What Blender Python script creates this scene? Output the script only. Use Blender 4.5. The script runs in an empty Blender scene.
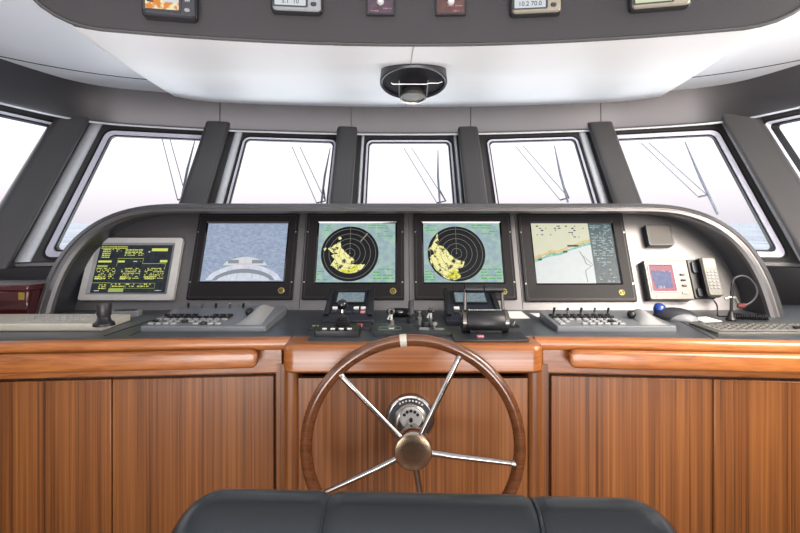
import bpy, bmesh, math, random
from mathutils import Vector, Matrix
random.seed(7)
C = bpy.context.scene
COL = C.collection
PI = math.pi
ZC = 1.505           # eye height over the floor
CX = -0.047          # lens offset from the ship's centre line
F, H = 500.0, 222.0  # focal length in pixels, row of the sea horizon
WT = -0.435          # worktop relative to the eye
# ------------------------------------------------------------------ measuring helpers
def P(px, py, d):                      # a measured pixel at a known distance -> world point
    return Vector(((px-400)/F*d+CX, d, (H-py)/F*d+ZC))
def top(px, py, up=0.0):               # pixel on the worktop -> (x, y)
    d = (-WT-up)*F/(py-H)
    return ((px-400)/F*d+CX, d)
FD, FT = 2.47, 0.40                    # fascia foot distance and lean
def fd(z): return FD+FT*(z-WT)         # z relative to eye
def fasc(px, py, off=0.0):             # pixel on the leaning fascia -> (x, s)
    k = (H-py)/F
    d = (FD-FT*WT-off*1.077)/(1-FT*k)
    return ((px-400)/F*d+CX, (k*d-WT)*1.077)
def frect(pts, off=0.0):               # four pixel corners TL TR BR BL -> x0,x1,s0,s1
    q = [fasc(a, b, off) for a, b in pts]
    return ((q[0][0]+q[3][0])/2, (q[1][0]+q[2][0])/2, (q[3][1]+q[2][1])/2, (q[0][1]+q[1][1])/2)
def frame(o, X, Y, Z):
    m = Matrix.Identity(4)
    for i, v in enumerate((X, Y, Z)):
        v = Vector(v).normalized()
        m[0][i], m[1][i], m[2][i] = v
    m.translation = Vector(o)
    return m
def FF(x, s):                          # frame on the fascia: x right, y up the panel, z out
    z = WT+s/1.077
    return frame((x, fd(z), z+ZC), (1,0,0), (0,FT,1), (0,-1,FT))
def WF(x, y, rot=0):                   # frame on the worktop
    return Matrix.Translation((x, y, WT+ZC)) @ Matrix.Rotation(rot, 4, 'Z')
# ------------------------------------------------------------------ materials
def lin(c):
    return tuple(((v/255)/12.92 if v/255 <= .04045 else ((v/255+.055)/1.055)**2.4) for v in c)+(1,)
def mat(name, col, rough=.5, metal=0, emit=0, noise=0, nscale=40, coat=0, bump=0, spec=.5):
    m = bpy.data.materials.new(name); m.use_nodes = True
    nt = m.node_tree; b = nt.nodes['Principled BSDF']
    c = lin(col)
    b.inputs['Base Color'].default_value = c
    b.inputs['Roughness'].default_value = rough
    b.inputs['Metallic'].default_value = metal
    b.inputs['Coat Weight'].default_value = coat
    b.inputs['Specular IOR Level'].default_value = spec
    if emit:
        b.inputs['Emission Color'].default_value = c
        b.inputs['Emission Strength'].default_value = emit
    tc = nt.nodes.new('ShaderNodeTexCoord')
    n = nt.nodes.new('ShaderNodeTexNoise'); n.inputs['Scale'].default_value = nscale; n.inputs['Detail'].default_value = 3
    nt.links.new(tc.outputs['Object'], n.inputs['Vector'])
    r = nt.nodes.new('ShaderNodeValToRGB')
    k = noise or .04
    r.color_ramp.elements[0].position = .3; r.color_ramp.elements[1].position = .7
    r.color_ramp.elements[0].color = tuple(v*(1-k) for v in c[:3])+(1,)
    r.color_ramp.elements[1].color = tuple(min(1, v*(1+k)) for v in c[:3])+(1,)
    nt.links.new(n.outputs['Fac'], r.inputs['Fac'])
    nt.links.new(r.outputs['Color'], b.inputs['Base Color'])
    if bump:
        bp = nt.nodes.new('ShaderNodeBump'); bp.inputs['Strength'].default_value = bump; bp.inputs['Distance'].default_value = .002
        nt.links.new(n.outputs['Fac'], bp.inputs['Height']); nt.links.new(bp.outputs['Normal'], b.inputs['Normal'])
    return m
def wood(name, axis, light, mid, dark, rough=.32, coat=.35):
    m = bpy.data.materials.new(name); m.use_nodes = True
    nt = m.node_tree; b = nt.nodes['Principled BSDF']; L = nt.links
    tc = nt.nodes.new('ShaderNodeTexCoord')
    def tex(sc, detail, dist=0):
        mp = nt.nodes.new('ShaderNodeMapping'); mp.inputs['Scale'].default_value = sc
        L.new(tc.outputs['Object'], mp.inputs['Vector'])
        n = nt.nodes.new('ShaderNodeTexNoise'); n.inputs['Scale'].default_value = 1; n.inputs['Detail'].default_value = detail
        n.inputs['Distortion'].default_value = dist
        L.new(mp.outputs['Vector'], n.inputs['Vector']); return n
    def S(a, bb):
        return (a, bb, bb) if axis == 'X' else ((bb, bb, a) if axis == 'Z' else (bb, a, bb))
    fine = tex(S(1.6, 230), 4); wide = tex(S(.25, 9), 4, .8); streak = tex(S(.4, 90), 3)
    mx = nt.nodes.new('ShaderNodeMix'); mx.data_type = 'FLOAT'; mx.inputs[0].default_value = .5
    L.new(fine.outputs['Fac'], mx.inputs[2]); L.new(wide.outputs['Fac'], mx.inputs[3])
    mx2 = nt.nodes.new('ShaderNodeMix'); mx2.data_type = 'FLOAT'; mx2.inputs[0].default_value = .45
    L.new(mx.outputs[0], mx2.inputs[2]); L.new(streak.outputs['Fac'], mx2.inputs[3])
    r = nt.nodes.new('ShaderNodeValToRGB'); e = r.color_ramp.elements
    e[0].position = .36; e[0].color = lin(dark); e[1].position = .64; e[1].color = lin(light)
    k = e.new(.48); k.color = lin(mid)
    L.new(mx2.outputs[0], r.inputs['Fac']); L.new(r.outputs['Color'], b.inputs['Base Color'])
    b.inputs['Roughness'].default_value = rough; b.inputs['Coat Weight'].default_value = coat
    b.inputs['Coat Roughness'].default_value = .15
    return m
M = {}
M['teak'] = wood('teak_vertical', 'Z', (150,94,46), (118,69,31), (62,33,14), .36, .15)
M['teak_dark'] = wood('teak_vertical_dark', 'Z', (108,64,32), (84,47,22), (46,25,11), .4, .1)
M['teak_x'] = wood('teak_horizontal', 'X', (172,108,56), (150,89,44), (112,63,29), .3, .25)
M['teak_rim'] = wood('varnished_rim', 'X', (112,68,38), (98,56,30), (78,42,22), .2, .7)
M['mahog'] = mat('mahogany', (62,14,18), .15, coat=.8, noise=.2)
M['grey'] = mat('painted_grey_metallic', (112,110,111), .42, .85, noise=.05, nscale=3)
M['greyd'] = mat('dark_grey_paint', (54,52,54), .42, .45, noise=.05, nscale=3)
M['pillar'] = mat('pillar_grey', (80,79,80), .36, .5, noise=.04, nscale=3)
M['sheengrey'] = mat('sheen_grey', (196,200,206), .2, .2)  # pale grey that paints the sheen on pillar flanks and header edge
M['header'] = mat('header_grey', (76,74,76), .42, .75, noise=.05, nscale=3)
M['top'] = mat('worktop_slate', (66,70,76), .3, .1, noise=.06, nscale=20)
M['black'] = mat('black_plastic', (17,17,20), .38)
M['blackg'] = mat('black_gloss', (10,10,14), .1, coat=.5)
M['bowlblack'] = mat('bowl_black', (12,9,16), .55, spec=.2)
M['bezel'] = mat('bezel_black', (24,21,23), .5, spec=.2, noise=.1, nscale=60)
M['wblade'] = mat('wiper_grey', (112,120,138), .4)
M['green_frame'] = mat('dull_green_frame', (92,104,84), .4)
M['kbgrey'] = mat('keyboard_grey', (108,111,116), .4)
M['keygrey'] = mat('key_grey', (150,150,150), .4)
M['hoodshade'] = mat('hood_shade', (34,35,42), .4, .1)  # hood's inner shade put into a darker colour
M['gunmetal'] = mat('gunmetal', (112,106,102), .25, .9)
M['print_dull'] = mat('dull_print', (120,84,92), .5)
M['rubber'] = mat('black_rubber', (14,15,18), .6)
M['darkpl'] = mat('dark_plastic', (42,43,48), .4)
M['navy'] = mat('navy_plastic', (24,27,38), .35)
M['midgrey'] = mat('mid_grey_plastic', (122,124,128), .4)
M['lightgrey'] = mat('light_grey_plastic', (176,174,172), .38)
M['silver'] = mat('silver_plastic', (96,93,87), .35, .3)
M['ivory'] = mat('ivory_plastic', (196,190,176), .4)
M['white'] = mat('white_paint', (240,240,241), .45, noise=.02, nscale=2)
M['ceil'] = mat('ceiling_grey', (205,207,212), .45, noise=.02, nscale=2)
M['trimlt'] = mat('window_trim', (186,185,200), .35)
M['chrome'] = mat('chrome', (182,178,174), .12, 1)
M['steel'] = mat('brushed_steel', (170,166,160), .3, 1, noise=.06)
M['hubcap'] = mat('hub_cap_reflected_brown', (168,146,122), .26, 1, noise=.08)  # steel browned to paint in the reflected wood
M['leather'] = mat('black_leather', (17,24,29), .34, coat=.12, noise=.08, nscale=500, bump=.04, spec=.45)
M['piping'] = mat('leather_piping', (70,78,84), .3, coat=.4)
M['gold'] = mat('gold', (205,176,84), .3, .9)
M['goldmark'] = mat('gold_mark', (150,136,80), .4, .4)
M['blue'] = mat('blue_ball', (4,50,125), .15, coat=.6)
M['red'] = mat('red_plastic', (190,45,60), .4)
M['redmic'] = mat('red_foam', (80,16,20), .7)
M['pink'] = mat('pink_key', (205,130,140), .5)
M['paper'] = mat('paper', (240,238,232), .7)
M['label'] = mat('white_print', (225,225,220), .6)
M['ovsilver'] = mat('overhead_silver', (138,132,118), .32, .4)
M['mesh'] = mat('speaker_mesh', (62,58,55), .6, noise=.35, nscale=500)
M['lcd'] = mat('lcd_grey', (120,132,140), .15, emit=.12, coat=.5)
M['lcdg'] = mat('lcd_olive', (170,176,110), .3, emit=.2)
M['white_hull'] = mat('dinghy_white', (235,238,240), .4)
M['floor'] = wood('floor_teak', 'Y', (140,92,56), (118,74,42), (80,46,24), .4, .1)
def screen(name, col, s=.9, noise=0, nscale=60, col2=None, stretch=(1,1,1)):
    m = bpy.data.materials.new(name); m.use_nodes = True
    nt = m.node_tree; b = nt.nodes['Principled BSDF']; L = nt.links
    b.inputs['Base Color'].default_value = (.005,.005,.005,1); b.inputs['Roughness'].default_value = .35
    b.inputs['Specular IOR Level'].default_value = .15
    b.inputs['Emission Strength'].default_value = s
    tc = nt.nodes.new('ShaderNodeTexCoord'); mp = nt.nodes.new('ShaderNodeMapping'); mp.inputs['Scale'].default_value = stretch
    L.new(tc.outputs['Object'], mp.inputs['Vector'])
    n = nt.nodes.new('ShaderNodeTexNoise'); n.inputs['Scale'].default_value = nscale; n.inputs['Detail'].default_value = 4
    L.new(mp.outputs['Vector'], n.inputs['Vector'])
    r = nt.nodes.new('ShaderNodeValToRGB')
    r.color_ramp.elements[0].position = .5-noise; r.color_ramp.elements[1].position = .5+noise if noise else .51
    r.color_ramp.elements[0].color = lin(col); r.color_ramp.elements[1].color = lin(col2 or col)
    L.new(n.outputs['Fac'], r.inputs['Fac']); L.new(r.outputs['Color'], b.inputs['Emission Color'])
    return m
M['s_black'] = screen('screen_black', (16,18,26), .8)
M['s_slate'] = screen('screen_slate', (28,34,42), 1, .2, 40, (48,54,60))
M['s_yel'] = screen('screen_yellow', (214,220,110), 1)
M['s_ygr'] = screen('screen_olive', (160,176,92), 1)
M['s_white'] = screen('screen_white', (222,226,232), .9)
M['s_radbg'] = screen('screen_radar_surround', (150,172,184), 1, .12, 30, (168,196,180))
M['s_green'] = screen('screen_green', (96,190,104), .9)
M['s_ring'] = screen('screen_ring', (150,152,140), .8)
M['s_echo'] = screen('screen_echo', (40,36,16), 1, .1, 55, (246,240,164))
M['s_echo2'] = screen('screen_echo_olive', (120,116,20), 1, .1, 90, (226,222,80))
for k0_, m_ in (('s_echo', (.36,.46)), ('s_echo2', (.36,.46))):
    for n_0 in M[k0_].node_tree.nodes:
        if n_0.type == 'VALTORGB': n_0.color_ramp.elements[0].position, n_0.color_ramp.elements[1].position = m_
M['s_land'] = screen('screen_land', (212,214,184), 1, .3, 20, (220,218,194))
M['s_sea'] = screen('screen_chart_sea', (226,228,226), 1, .3, 30, (214,222,222))
M['s_orange'] = screen('screen_orange', (226,170,104), 1, .15, 90, (206,206,150))
M['s_teal'] = screen('screen_teal', (92,176,150), 1, .15, 90, (170,206,196))
M['s_panel'] = screen('screen_side_panel', (62,80,88), 1, .2, 90, (92,110,116))
M['s_water'] = screen('screen_camera_water', (136,152,180), 1, .2, 60, (172,184,204), (1,2.2,1))
M['s_deck'] = screen('screen_camera_deck', (222,226,234), 1, .2, 40, (196,204,220))
M['s_deckgr'] = screen('screen_camera_shade', (140,146,156), 1)
M['s_pinkw'] = screen('screen_pinkish', (216,190,190), 1)
M['s_pink'] = screen('screen_sonar_pink', (216,110,124), .85, .1, 40, (200,110,130))
M['s_sblue'] = screen('screen_sonar_blue', (78,92,150), 1, .15, 60, (98,110,166))
M['s_map'] = screen('screen_plotter', (224,140,60), 1, .06, 70, (240,230,190))
M['s_digit'] = screen('screen_digit', (60,60,84), .8)
M['s_lcdblue'] = screen('screen_grey_blue', (120,140,150), .8, .15, 70, (150,166,172))
def glassm():
    m = bpy.data.materials.new('window_glass'); m.use_nodes = True; nt = m.node_tree
    for n in list(nt.nodes): nt.nodes.remove(n)
    o = nt.nodes.new('ShaderNodeOutputMaterial'); t = nt.nodes.new('ShaderNodeBsdfTransparent'); g = nt.nodes.new('ShaderNodeBsdfGlossy')
    g.inputs['Roughness'].default_value = .02; t.inputs['Color'].default_value = (.97,.98,.98,1)
    x = nt.nodes.new('ShaderNodeMixShader'); x.inputs[0].default_value = .04
    nt.links.new(t.outputs[0], x.inputs[1]); nt.links.new(g.outputs[0], x.inputs[2]); nt.links.new(x.outputs[0], o.inputs[0])
    return m
M['glass'] = glassm()
# ------------------------------------------------------------------ mesh helpers
def rr(cx, cy, w, h, r=0.01, n=5):
    r = max(min(r, w/2-1e-5, h/2-1e-5), 1e-5); out = []
    for (sx, sy, a0) in ((1,1,0), (-1,1,90), (-1,-1,180), (1,-1,270)):
        for i in range(n+1):
            a = math.radians(a0+90*i/n)
            out.append((cx+sx*(w/2-r)+r*math.cos(a), cy+sy*(h/2-r)+r*math.sin(a)))
    return out
class MB:
    def __init__(s): s.v = []; s.f = []
    def add(s, vs, fs):
        b = len(s.v); s.v += [Vector(v) for v in vs]; s.f += [tuple(i+b for i in f) for f in fs]; return s
    def tr(s, m, start=0):
        for i in range(start, len(s.v)): s.v[i] = m @ s.v[i]
        return s
    def box(s, cx, cy, cz, sx, sy, sz, m=None):
        vs = [Vector((cx+a*sx/2, cy+b*sy/2, cz+c*sz/2)) for a in (-1,1) for b in (-1,1) for c in (-1,1)]
        if m: vs = [m @ v for v in vs]
        return s.add(vs, [(0,1,3,2),(4,6,7,5),(0,4,5,1),(2,3,7,6),(0,2,6,4),(1,5,7,3)])
    def prism(s, pts, z0, z1, fn=None, taper=1):
        n = len(pts); cx = sum(p[0] for p in pts)/n; cy = sum(p[1] for p in pts)/n
        vs = [Vector((p[0], p[1], z0)) for p in pts]+[Vector((cx+(p[0]-cx)*taper, cy+(p[1]-cy)*taper, z1)) for p in pts]
        if fn: vs = [fn(v) for v in vs]
        return s.add(vs, [tuple(reversed(range(n))), tuple(range(n, 2*n))]+[(i, (i+1)%n, n+(i+1)%n, n+i) for i in range(n)])
    def rbox(s, cx, cy, w, h, z0, z1, r=.01, ch=0.0, fn=None):   # rounded slab with a chamfered front rim
        A = rr(cx, cy, w, h, r); n = len(A)
        lv = [(A, z0), (A, z1-ch)]
        if ch: lv.append((rr(cx, cy, w-2*ch, h-2*ch, max(r-ch, .001)), z1))
        vs = [Vector((p[0], p[1], z)) for L, z in lv for p in L]
        if fn: vs = [fn(v) for v in vs]
        fs = [tuple(reversed(range(n)))]; k = len(lv)
        for l in range(k-1): fs += [(l*n+i, l*n+(i+1)%n, (l+1)*n+(i+1)%n, (l+1)*n+i) for i in range(n)]
        fs.append(tuple(range((k-1)*n, k*n)))
        return s.add(vs, fs)
    def ring(s, A, B, z0, z1, zi=None, fn=None):                 # frame between outline A (outer) and B (inner)
        n = len(A); zi = z1 if zi is None else zi
        vs = [Vector((p[0],p[1],z0)) for p in A]+[Vector((p[0],p[1],z1)) for p in A]+[Vector((p[0],p[1],zi)) for p in B]+[Vector((p[0],p[1],z0)) for p in B]
        if fn: vs = [fn(v) for v in vs]
        fs = []
        for i in range(n):
            j = (i+1)%n
            for l in range(4):
                m = (l+1)%4; fs.append((l*n+i, l*n+j, m*n+j, m*n+i))
        return s.add(vs, fs)
    def lathe(s, prof, seg=32, m=None):
        n = len(prof); vs = []
        for i in range(seg):
            a = 2*PI*i/seg
            for r, z in prof: vs.append(Vector((max(r,1e-5)*math.cos(a), max(r,1e-5)*math.sin(a), z)))
        if m: vs = [m @ v for v in vs]
        fs = [(i*n+k, ((i+1)%seg)*n+k, ((i+1)%seg)*n+k+1, i*n+k+1) for i in range(seg) for k in range(n-1)]
        fs.append(tuple(i*n for i in reversed(range(seg)))); fs.append(tuple(i*n+n-1 for i in range(seg)))
        return s.add(vs, fs)
    def tube(s, pts, r, seg=10, closed=False):
        pts = [Vector(p) for p in pts]; n = len(pts)
        rs = r if isinstance(r, (list, tuple)) else [r]*n
        up = None; vs = []
        for i in range(n):
            a = pts[(i-1)%n] if (closed or i > 0) else pts[i]; b = pts[(i+1)%n] if (closed or i < n-1) else pts[i]
            t = (b-a).normalized()
            if up is None:
                up = Vector((0,0,1)) if abs(t.z) < .9 else Vector((1,0,0))
            up = (up-t*up.dot(t)); up = up.normalized() if up.length > 1e-6 else Vector((0,1,0))
            w = t.cross(up)
            for k in range(seg):
                q = 2*PI*k/seg; vs.append(pts[i]+(up*math.cos(q)+w*math.sin(q))*rs[i])
        fs = []
        for i in range(n if closed else n-1):
            j = (i+1)%n
            for k in range(seg): fs.append((i*seg+k, i*seg+(k+1)%seg, j*seg+(k+1)%seg, j*seg+k))
        if not closed: fs.append(tuple(reversed(range(seg)))); fs.append(tuple((n-1)*seg+k for k in range(seg)))
        return s.add(vs, fs)
    def cyl(s, a, b, r, seg=20): return s.tube([a, b], r, seg)
    def ball(s, c, r, sx=1, sy=1, sz=1, seg=20, rings=12):
        pr = [(r*math.sin(PI*k/rings), -r*math.cos(PI*k/rings)) for k in range(rings+1)]
        return s.lathe(pr, seg, Matrix.Translation(c) @ Matrix.Diagonal((sx, sy, sz, 1)))
    def grid(s, rows):
        n = len(rows[0]); vs = [v for r in rows for v in r]
        return s.add(vs, [(i*n+j, i*n+j+1, (i+1)*n+j+1, (i+1)*n+j) for i in range(len(rows)-1) for j in range(n-1)])
    def flat(s, pts, z=0): return s.add([Vector((p[0],p[1],z)) for p in pts], [tuple(range(len(pts)))])
def obj(name, mb, m, parent=None, smooth=True, bevel=0, seg=2):
    me = bpy.data.meshes.new(name)
    bm = bmesh.new()
    vs = [bm.verts.new(v) for v in mb.v]
    for f in mb.f:
        try: bm.faces.new([vs[i] for i in f])
        except ValueError: pass
    bmesh.ops.remove_doubles(bm, verts=bm.verts, dist=1e-6)
    bmesh.ops.recalc_face_normals(bm, faces=bm.faces)
    bm.to_mesh(me); bm.free()
    if smooth:
        me.polygons.foreach_set('use_smooth', [True]*len(me.polygons))
        try: me.set_sharp_from_angle(angle=math.radians(35))
        except Exception: pass
    me.materials.append(M[m] if isinstance(m, str) else m)
    o = bpy.data.objects.new(name, me); COL.objects.link(o)
    if parent: o.parent = parent
    if bevel:
        b = o.modifiers.new('bevel', 'BEVEL'); b.width = bevel; b.segments = seg; b.limit_method = 'ANGLE'; b.angle_limit = math.radians(40)
        b.harden_normals = False
    return o
def tag(o, label=None, cat=None, group=None, kind=None):
    if label: o['label'] = label
    if cat: o['category'] = cat
    if group: o['group'] = group
    if kind: o['kind'] = kind
    return o
def thing(name, label, cat, m=None, group=None, kind=None):
    o = bpy.data.objects.new(name, None); COL.objects.link(o); o.empty_display_size = .05
    if m is not None: o.matrix_world = m
    return tag(o, label, cat, group, kind)
def solo(name, label, cat, mb, m, mtx, group=None, kind=None, **k):   # one-mesh thing with local geometry
    o = obj(name, mb, m, None, **k)
    if mtx is not None: o.matrix_world = mtx
    return tag(o, label, cat, group, kind)
def dup(o, parent, loc):
    c = o.copy(); COL.objects.link(c); c.parent = parent; c.location = loc; return c
def text(name, s, size, m, parent, loc, rot=(0,0,0), ext=.0004, align='CENTER'):
    cu = bpy.data.curves.new(name, 'FONT'); cu.body = s; cu.size = size; cu.extrude = ext; cu.align_x = align; cu.align_y = 'CENTER'
    t = bpy.data.objects.new(name, cu); COL.objects.link(t)
    dg = bpy.context.evaluated_depsgraph_get(); me = bpy.data.meshes.new_from_object(t.evaluated_get(dg))
    bpy.data.objects.remove(t); me.materials.clear(); me.materials.append(M[m])
    o = bpy.data.objects.new(name, me); COL.objects.link(o); o.parent = parent; o.location = loc; o.rotation_euler = rot
    return o
def scribble(mb, x0, x1, y0, y1, row, z, fill=.75, wmin=.6, wmax=3):  # unreadable rows of small type
    y = y1-row*.5
    while y > y0:
        x = x0
        while x < x1:
            w = row*random.uniform(wmin, wmax)
            if random.random() < fill:
                h = row*random.uniform(.35, .6); xe = min(x+w*.8, x1)
                mb.add([(x,y-h/2,z),(xe,y-h/2,z),(xe,y+h/2,z),(x,y+h/2,z)], [(0,1,2,3)])
            x += w
        y -= row
    return mb
def rect(mb, x0, x1, y0, y1, z): return mb.add([(x0,y0,z),(x1,y0,z),(x1,y1,z),(x0,y1,z)], [(0,1,2,3)])
def box_outline(mb, x0, x1, y0, y1, t, z):
    rect(mb,x0,x1,y0,y0+t,z); rect(mb,x0,x1,y1-t,y1,z); rect(mb,x0,x0+t,y0,y1,z); rect(mb,x1-t,x1,y0,y1,z); return mb
# ================================================================== SETTING: windscreen
RK = .75; ZT = .6125; ZB = -.20; ZH = .80; ZCE = .83
PLAN = [(-2.35,1.2),(-2.013,3.10),(-1.248,3.355),(-.42,3.52),(.42,3.52),(1.28,3.355),(2.013,3.10),(2.35,1.2)]
def fp(a, b, t, z, inw=0.0):              # point on the facet a-b: t metres along, z rel. eye, inw metres inwards
    A, B = Vector(a), Vector(b); L = (B-A).length; e = (B-A)/L
    n = Vector((e.y, -e.x))
    q = A+e*t+n*inw
    return Vector((q.x, q.y-RK*(ZT-z), z+ZC))
def u_at(a, b, px, z):                    # where the sight line through pixel column px meets the facet
    A, B = Vector(a), Vector(b); L = (B-A).length; e = (B-A)/L; sh = -RK*(ZT-z)
    k = (px-400)/F
    # A.x+e.x t - CX = k (A.y+e.y t + sh)
    return (k*(A.y+sh)-(A.x-CX))/(e.x-k*e.y)
wins = [(0, None, 66), (1, 105.5, 216), (2, 243, 337), (3, 366, 452), (4, 486, 578), (5, 604, 719), (6, 764, None)]
names = ['side window forward on the left, cut off by the picture edge', 'raked left corner window behind the white data display',
         'raked window behind the camera picture screen', 'raked middle window straight above the wheel', 'raked window behind the chart screen',
         'raked right corner window with sea in its lower corner', 'side window on the right, cut off by the picture edge']
for n, (i, pa, pb) in enumerate(wins):
    a, b = PLAN[i], PLAN[i+1]; L = (Vector(b)-Vector(a)).length
    t0 = u_at(a, b, pa, .56) if pa is not None else .12
    t1 = u_at(a, b, pb, .56) if pb is not None else L-.12
    zt, zb = .575, ZB+.015
    w, h, cx, cz = t1-t0, zt-zb, (t0+t1)/2, (zt+zb)/2
    f = lambda v, a=a, b=b: fp(a, b, v.x, v.y, v.z)
    W = thing('window_%d' % (n+1), names[n], 'window', kind='structure')
    fo = MB().ring(rr(L/2, (ZT+.05+ZB)/2, L, ZT+.05-ZB, .0005), rr(cx, cz, w, h, .045), -.04, 0, fn=f)
    obj('window_surround', fo, 'pillar', W, smooth=False)
    g1 = MB().ring(rr(cx, cz, w+.012, h+.012, .05), rr(cx, cz, w-.012, h-.012, .04), -.05, .012, fn=f); obj('outer_gasket', g1, 'rubber', W)
    tw = .062 if i in (1, 5) else .034
    g2 = MB().ring(rr(cx, cz, w-.010, h-.010, .04), rr(cx, cz, w-tw, h-tw, .03), -.05, .012, .004, fn=f); obj('window_frame', g2, 'trimlt', W)
    g3 = MB().ring(rr(cx, cz, w-tw, h-tw, .03), rr(cx, cz, w-tw-.014, h-tw-.014, .026), -.06, -.012, fn=f); obj('inner_gasket', g3, 'rubber', W)
    gl = MB().flat(rr(cx, cz, w-tw, h-tw, .03), -.03); gl.v = [f(v) for v in gl.v]; obj('window_pane', gl, 'glass', W, smooth=False)
# pillars
def pillar(n, x, y, wid, dep, lab, ang=0, m='pillar', off=0):
    mb = MB(); prof = rr(off, -dep/2+.01, wid, dep, .035, 6)
    R = Matrix.Rotation(ang, 4, 'Z'); rows = []
    for z in [ZB-.02+k*(ZT+.06-ZB)/8 for k in range(9)]:
        rows.append([Vector((x, y-RK*(ZT-z), z+ZC))+(R @ Vector((p[0], p[1], 0))) for p in prof+[prof[0]]])
    mb.grid(rows)
    return tag(obj(n, mb, m), lab, 'pillar', kind='structure')
k = 1
for (x, y, w, ang, lab) in [(-2.05,3.03,.18,.75,'broad dark raked corner pillar on the left'), (-1.265,3.345,.15,.26,'raked pillar between the left corner window and the next'),
        (-.42,3.51,.14,.12,'raked pillar left of the middle window'), (.43,3.51,.14,-.12,'raked pillar right of the middle window'),
        (1.29,3.345,.15,-.26,'raked pillar left of the right corner window'), (2.035,3.03,.19,-.75,'broad raked corner pillar on the right')]:
    pillar('trim_%d' % k, x, y, w, .13, lab, ang); k += 1
# window light on the pillar flanks, painted as pale strips
for (i, side, lab) in [(1,'a','painted sheen strip beside the left corner pillar'), (5,'b','painted sheen strip beside the right corner pillar'),
                  (2,'a','painted sheen strip at the left edge of the second window'), (4,'b','painted sheen strip at the right edge of the fourth window'),
                  (3,'a','slim painted sheen strip left of the middle window'), (3,'b','slim painted sheen strip right of the middle window')]:
    a, b = PLAN[i], PLAN[i+1]; L = (Vector(b)-Vector(a)).length
    px = wins[i][1] if side == 'a' else wins[i][2]
    t = u_at(a, b, px, .56)
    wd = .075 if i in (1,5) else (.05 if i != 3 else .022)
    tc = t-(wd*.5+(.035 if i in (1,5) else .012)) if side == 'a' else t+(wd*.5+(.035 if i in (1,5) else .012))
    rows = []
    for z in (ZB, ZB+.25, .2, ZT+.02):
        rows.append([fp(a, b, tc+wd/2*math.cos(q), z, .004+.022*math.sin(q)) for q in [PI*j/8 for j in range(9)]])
    tag(obj('trim_%d' % k, MB().grid(rows), 'sheengrey'), lab, 'trim', kind='structure'); k += 1
# header band
def smooth_poly(pts, it=3):
    for _ in range(it):
        q = [pts[0]]
        for i in range(len(pts)-1):
            a, b = Vector(pts[i]), Vector(pts[i+1])
            q += [tuple(a*.75+b*.25), tuple(a*.25+b*.75)]
        q.append(pts[-1]); pts = q
    return pts
hp = [(-2.52,-1.5),(-2.36,1.2),(-2.12,2.7),(-1.98,3.08),(-1.6,3.255),(-1.25,3.36),(-.42,3.51),(.42,3.51),(1.28,3.36),(1.6,3.255),(1.98,3.08),(2.12,2.7),(2.36,1.2),(2.52,-1.5)]
hp = smooth_poly(hp, 3)
def off_poly(pts, d):
    out = []
    for i, p in enumerate(pts):
        a = Vector(pts[max(0,i-1)]); b = Vector(pts[min(len(pts)-1,i+1)]); e = (b-a).normalized()
        out.append((p[0]+e.y*d, p[1]-e.x*d))
    return out
sec = [(-.06,ZT+.035),(.03,ZT-.005),(.05,ZT-.002),(.058,ZT+.012),(.058,ZCE+.03),(-.06,ZCE+.03)]
rows = [[Vector((x, y, z+ZC)) for (x, y) in off_poly(hp, o)] for o, z in sec]
hdr = tag(obj('trim_20', MB().grid(rows+[rows[0]]), 'header'), 'dark painted band running above all the windows', 'trim', kind='structure')
obj('header_highlight', MB().tube([(x, y, ZT-.006+ZC) for x, y in off_poly(hp, .045)], .007, 8), 'sheengrey', hdr)  # pale tube painting the highlight along the header's lower edge
sm = MB()
for px in (220, 351, 470, 601):
    best = None
    ip = off_poly(hp, .058)
    for i in range(len(ip)-1):
        for q in range(10):
            x = ip[i][0]+(ip[i+1][0]-ip[i][0])*q/10; y = ip[i][1]+(ip[i+1][1]-ip[i][1])*q/10
            if y > 2:
                e = abs(400+(x-CX)/y*F-px)
                if best is None or e < best[0]: best = (e, x, y)
    _, x, y = best
    sm.box(x, y, (ZT+ZCE)/2+ZC, .005, .006, ZCE-ZT, None)
obj('panel_seam', sm, 'rubber', hdr)
# sill, walls below, floor, ceiling
sl = [fp(PLAN[i], PLAN[i+1], 0, ZB) for i in range(7)]+[fp(PLAN[6], PLAN[7], (Vector(PLAN[7])-Vector(PLAN[6])).length, ZB)]
sl = [(-2.6,-1.5)]+[(p.x, p.y+.03) for p in sl]+[(2.6,-1.5)]
mb = MB()
mb.prism([(p[0], p[1]) for p in off_poly(sl, -.12)]+list(reversed([(p[0], p[1]) for p in off_poly(sl, .05)])), ZC+ZB-.03, ZC+ZB)
tag(obj('trim_21', mb, 'pillar', bevel=.008), 'grey sill ledge under the windows', 'trim', kind='structure')
lo = [(-2.5,-1.5),(-2.5,2.1),(-2.1,2.52),(2.1,2.72)]
mb = MB(); mb.box(0, 2.86, (ZC+ZB)/2, 5.0, .06, ZC+ZB-.02); tag(obj('wall_front', mb, 'header'), 'dark wall under the windscreen behind the console', 'wall', kind='structure')
for s, nm in ((-1,'left'),(1,'right')):
    mb = MB().box(s*2.6, .65, (ZC+ZB-.03)/2, .1, 4.4, ZC+ZB-.03)
    tag(obj('wall_'+nm, mb, 'pillar'), 'lower side wall on the %s' % nm, 'wall', kind='structure')
mb = MB().box(0, .7, -.05, 5.4, 4.6, .1); tag(obj('floor', mb, 'floor'), 'wooden wheelhouse floor', 'floor', kind='structure')
mb = MB().box(0, 1.1, ZC+ZCE+.04, 5.4, 5.2, .08); ce = tag(obj('ceiling', mb, 'ceil'), 'pale grey ceiling around the dropped panel', 'ceiling', kind='structure')
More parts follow.
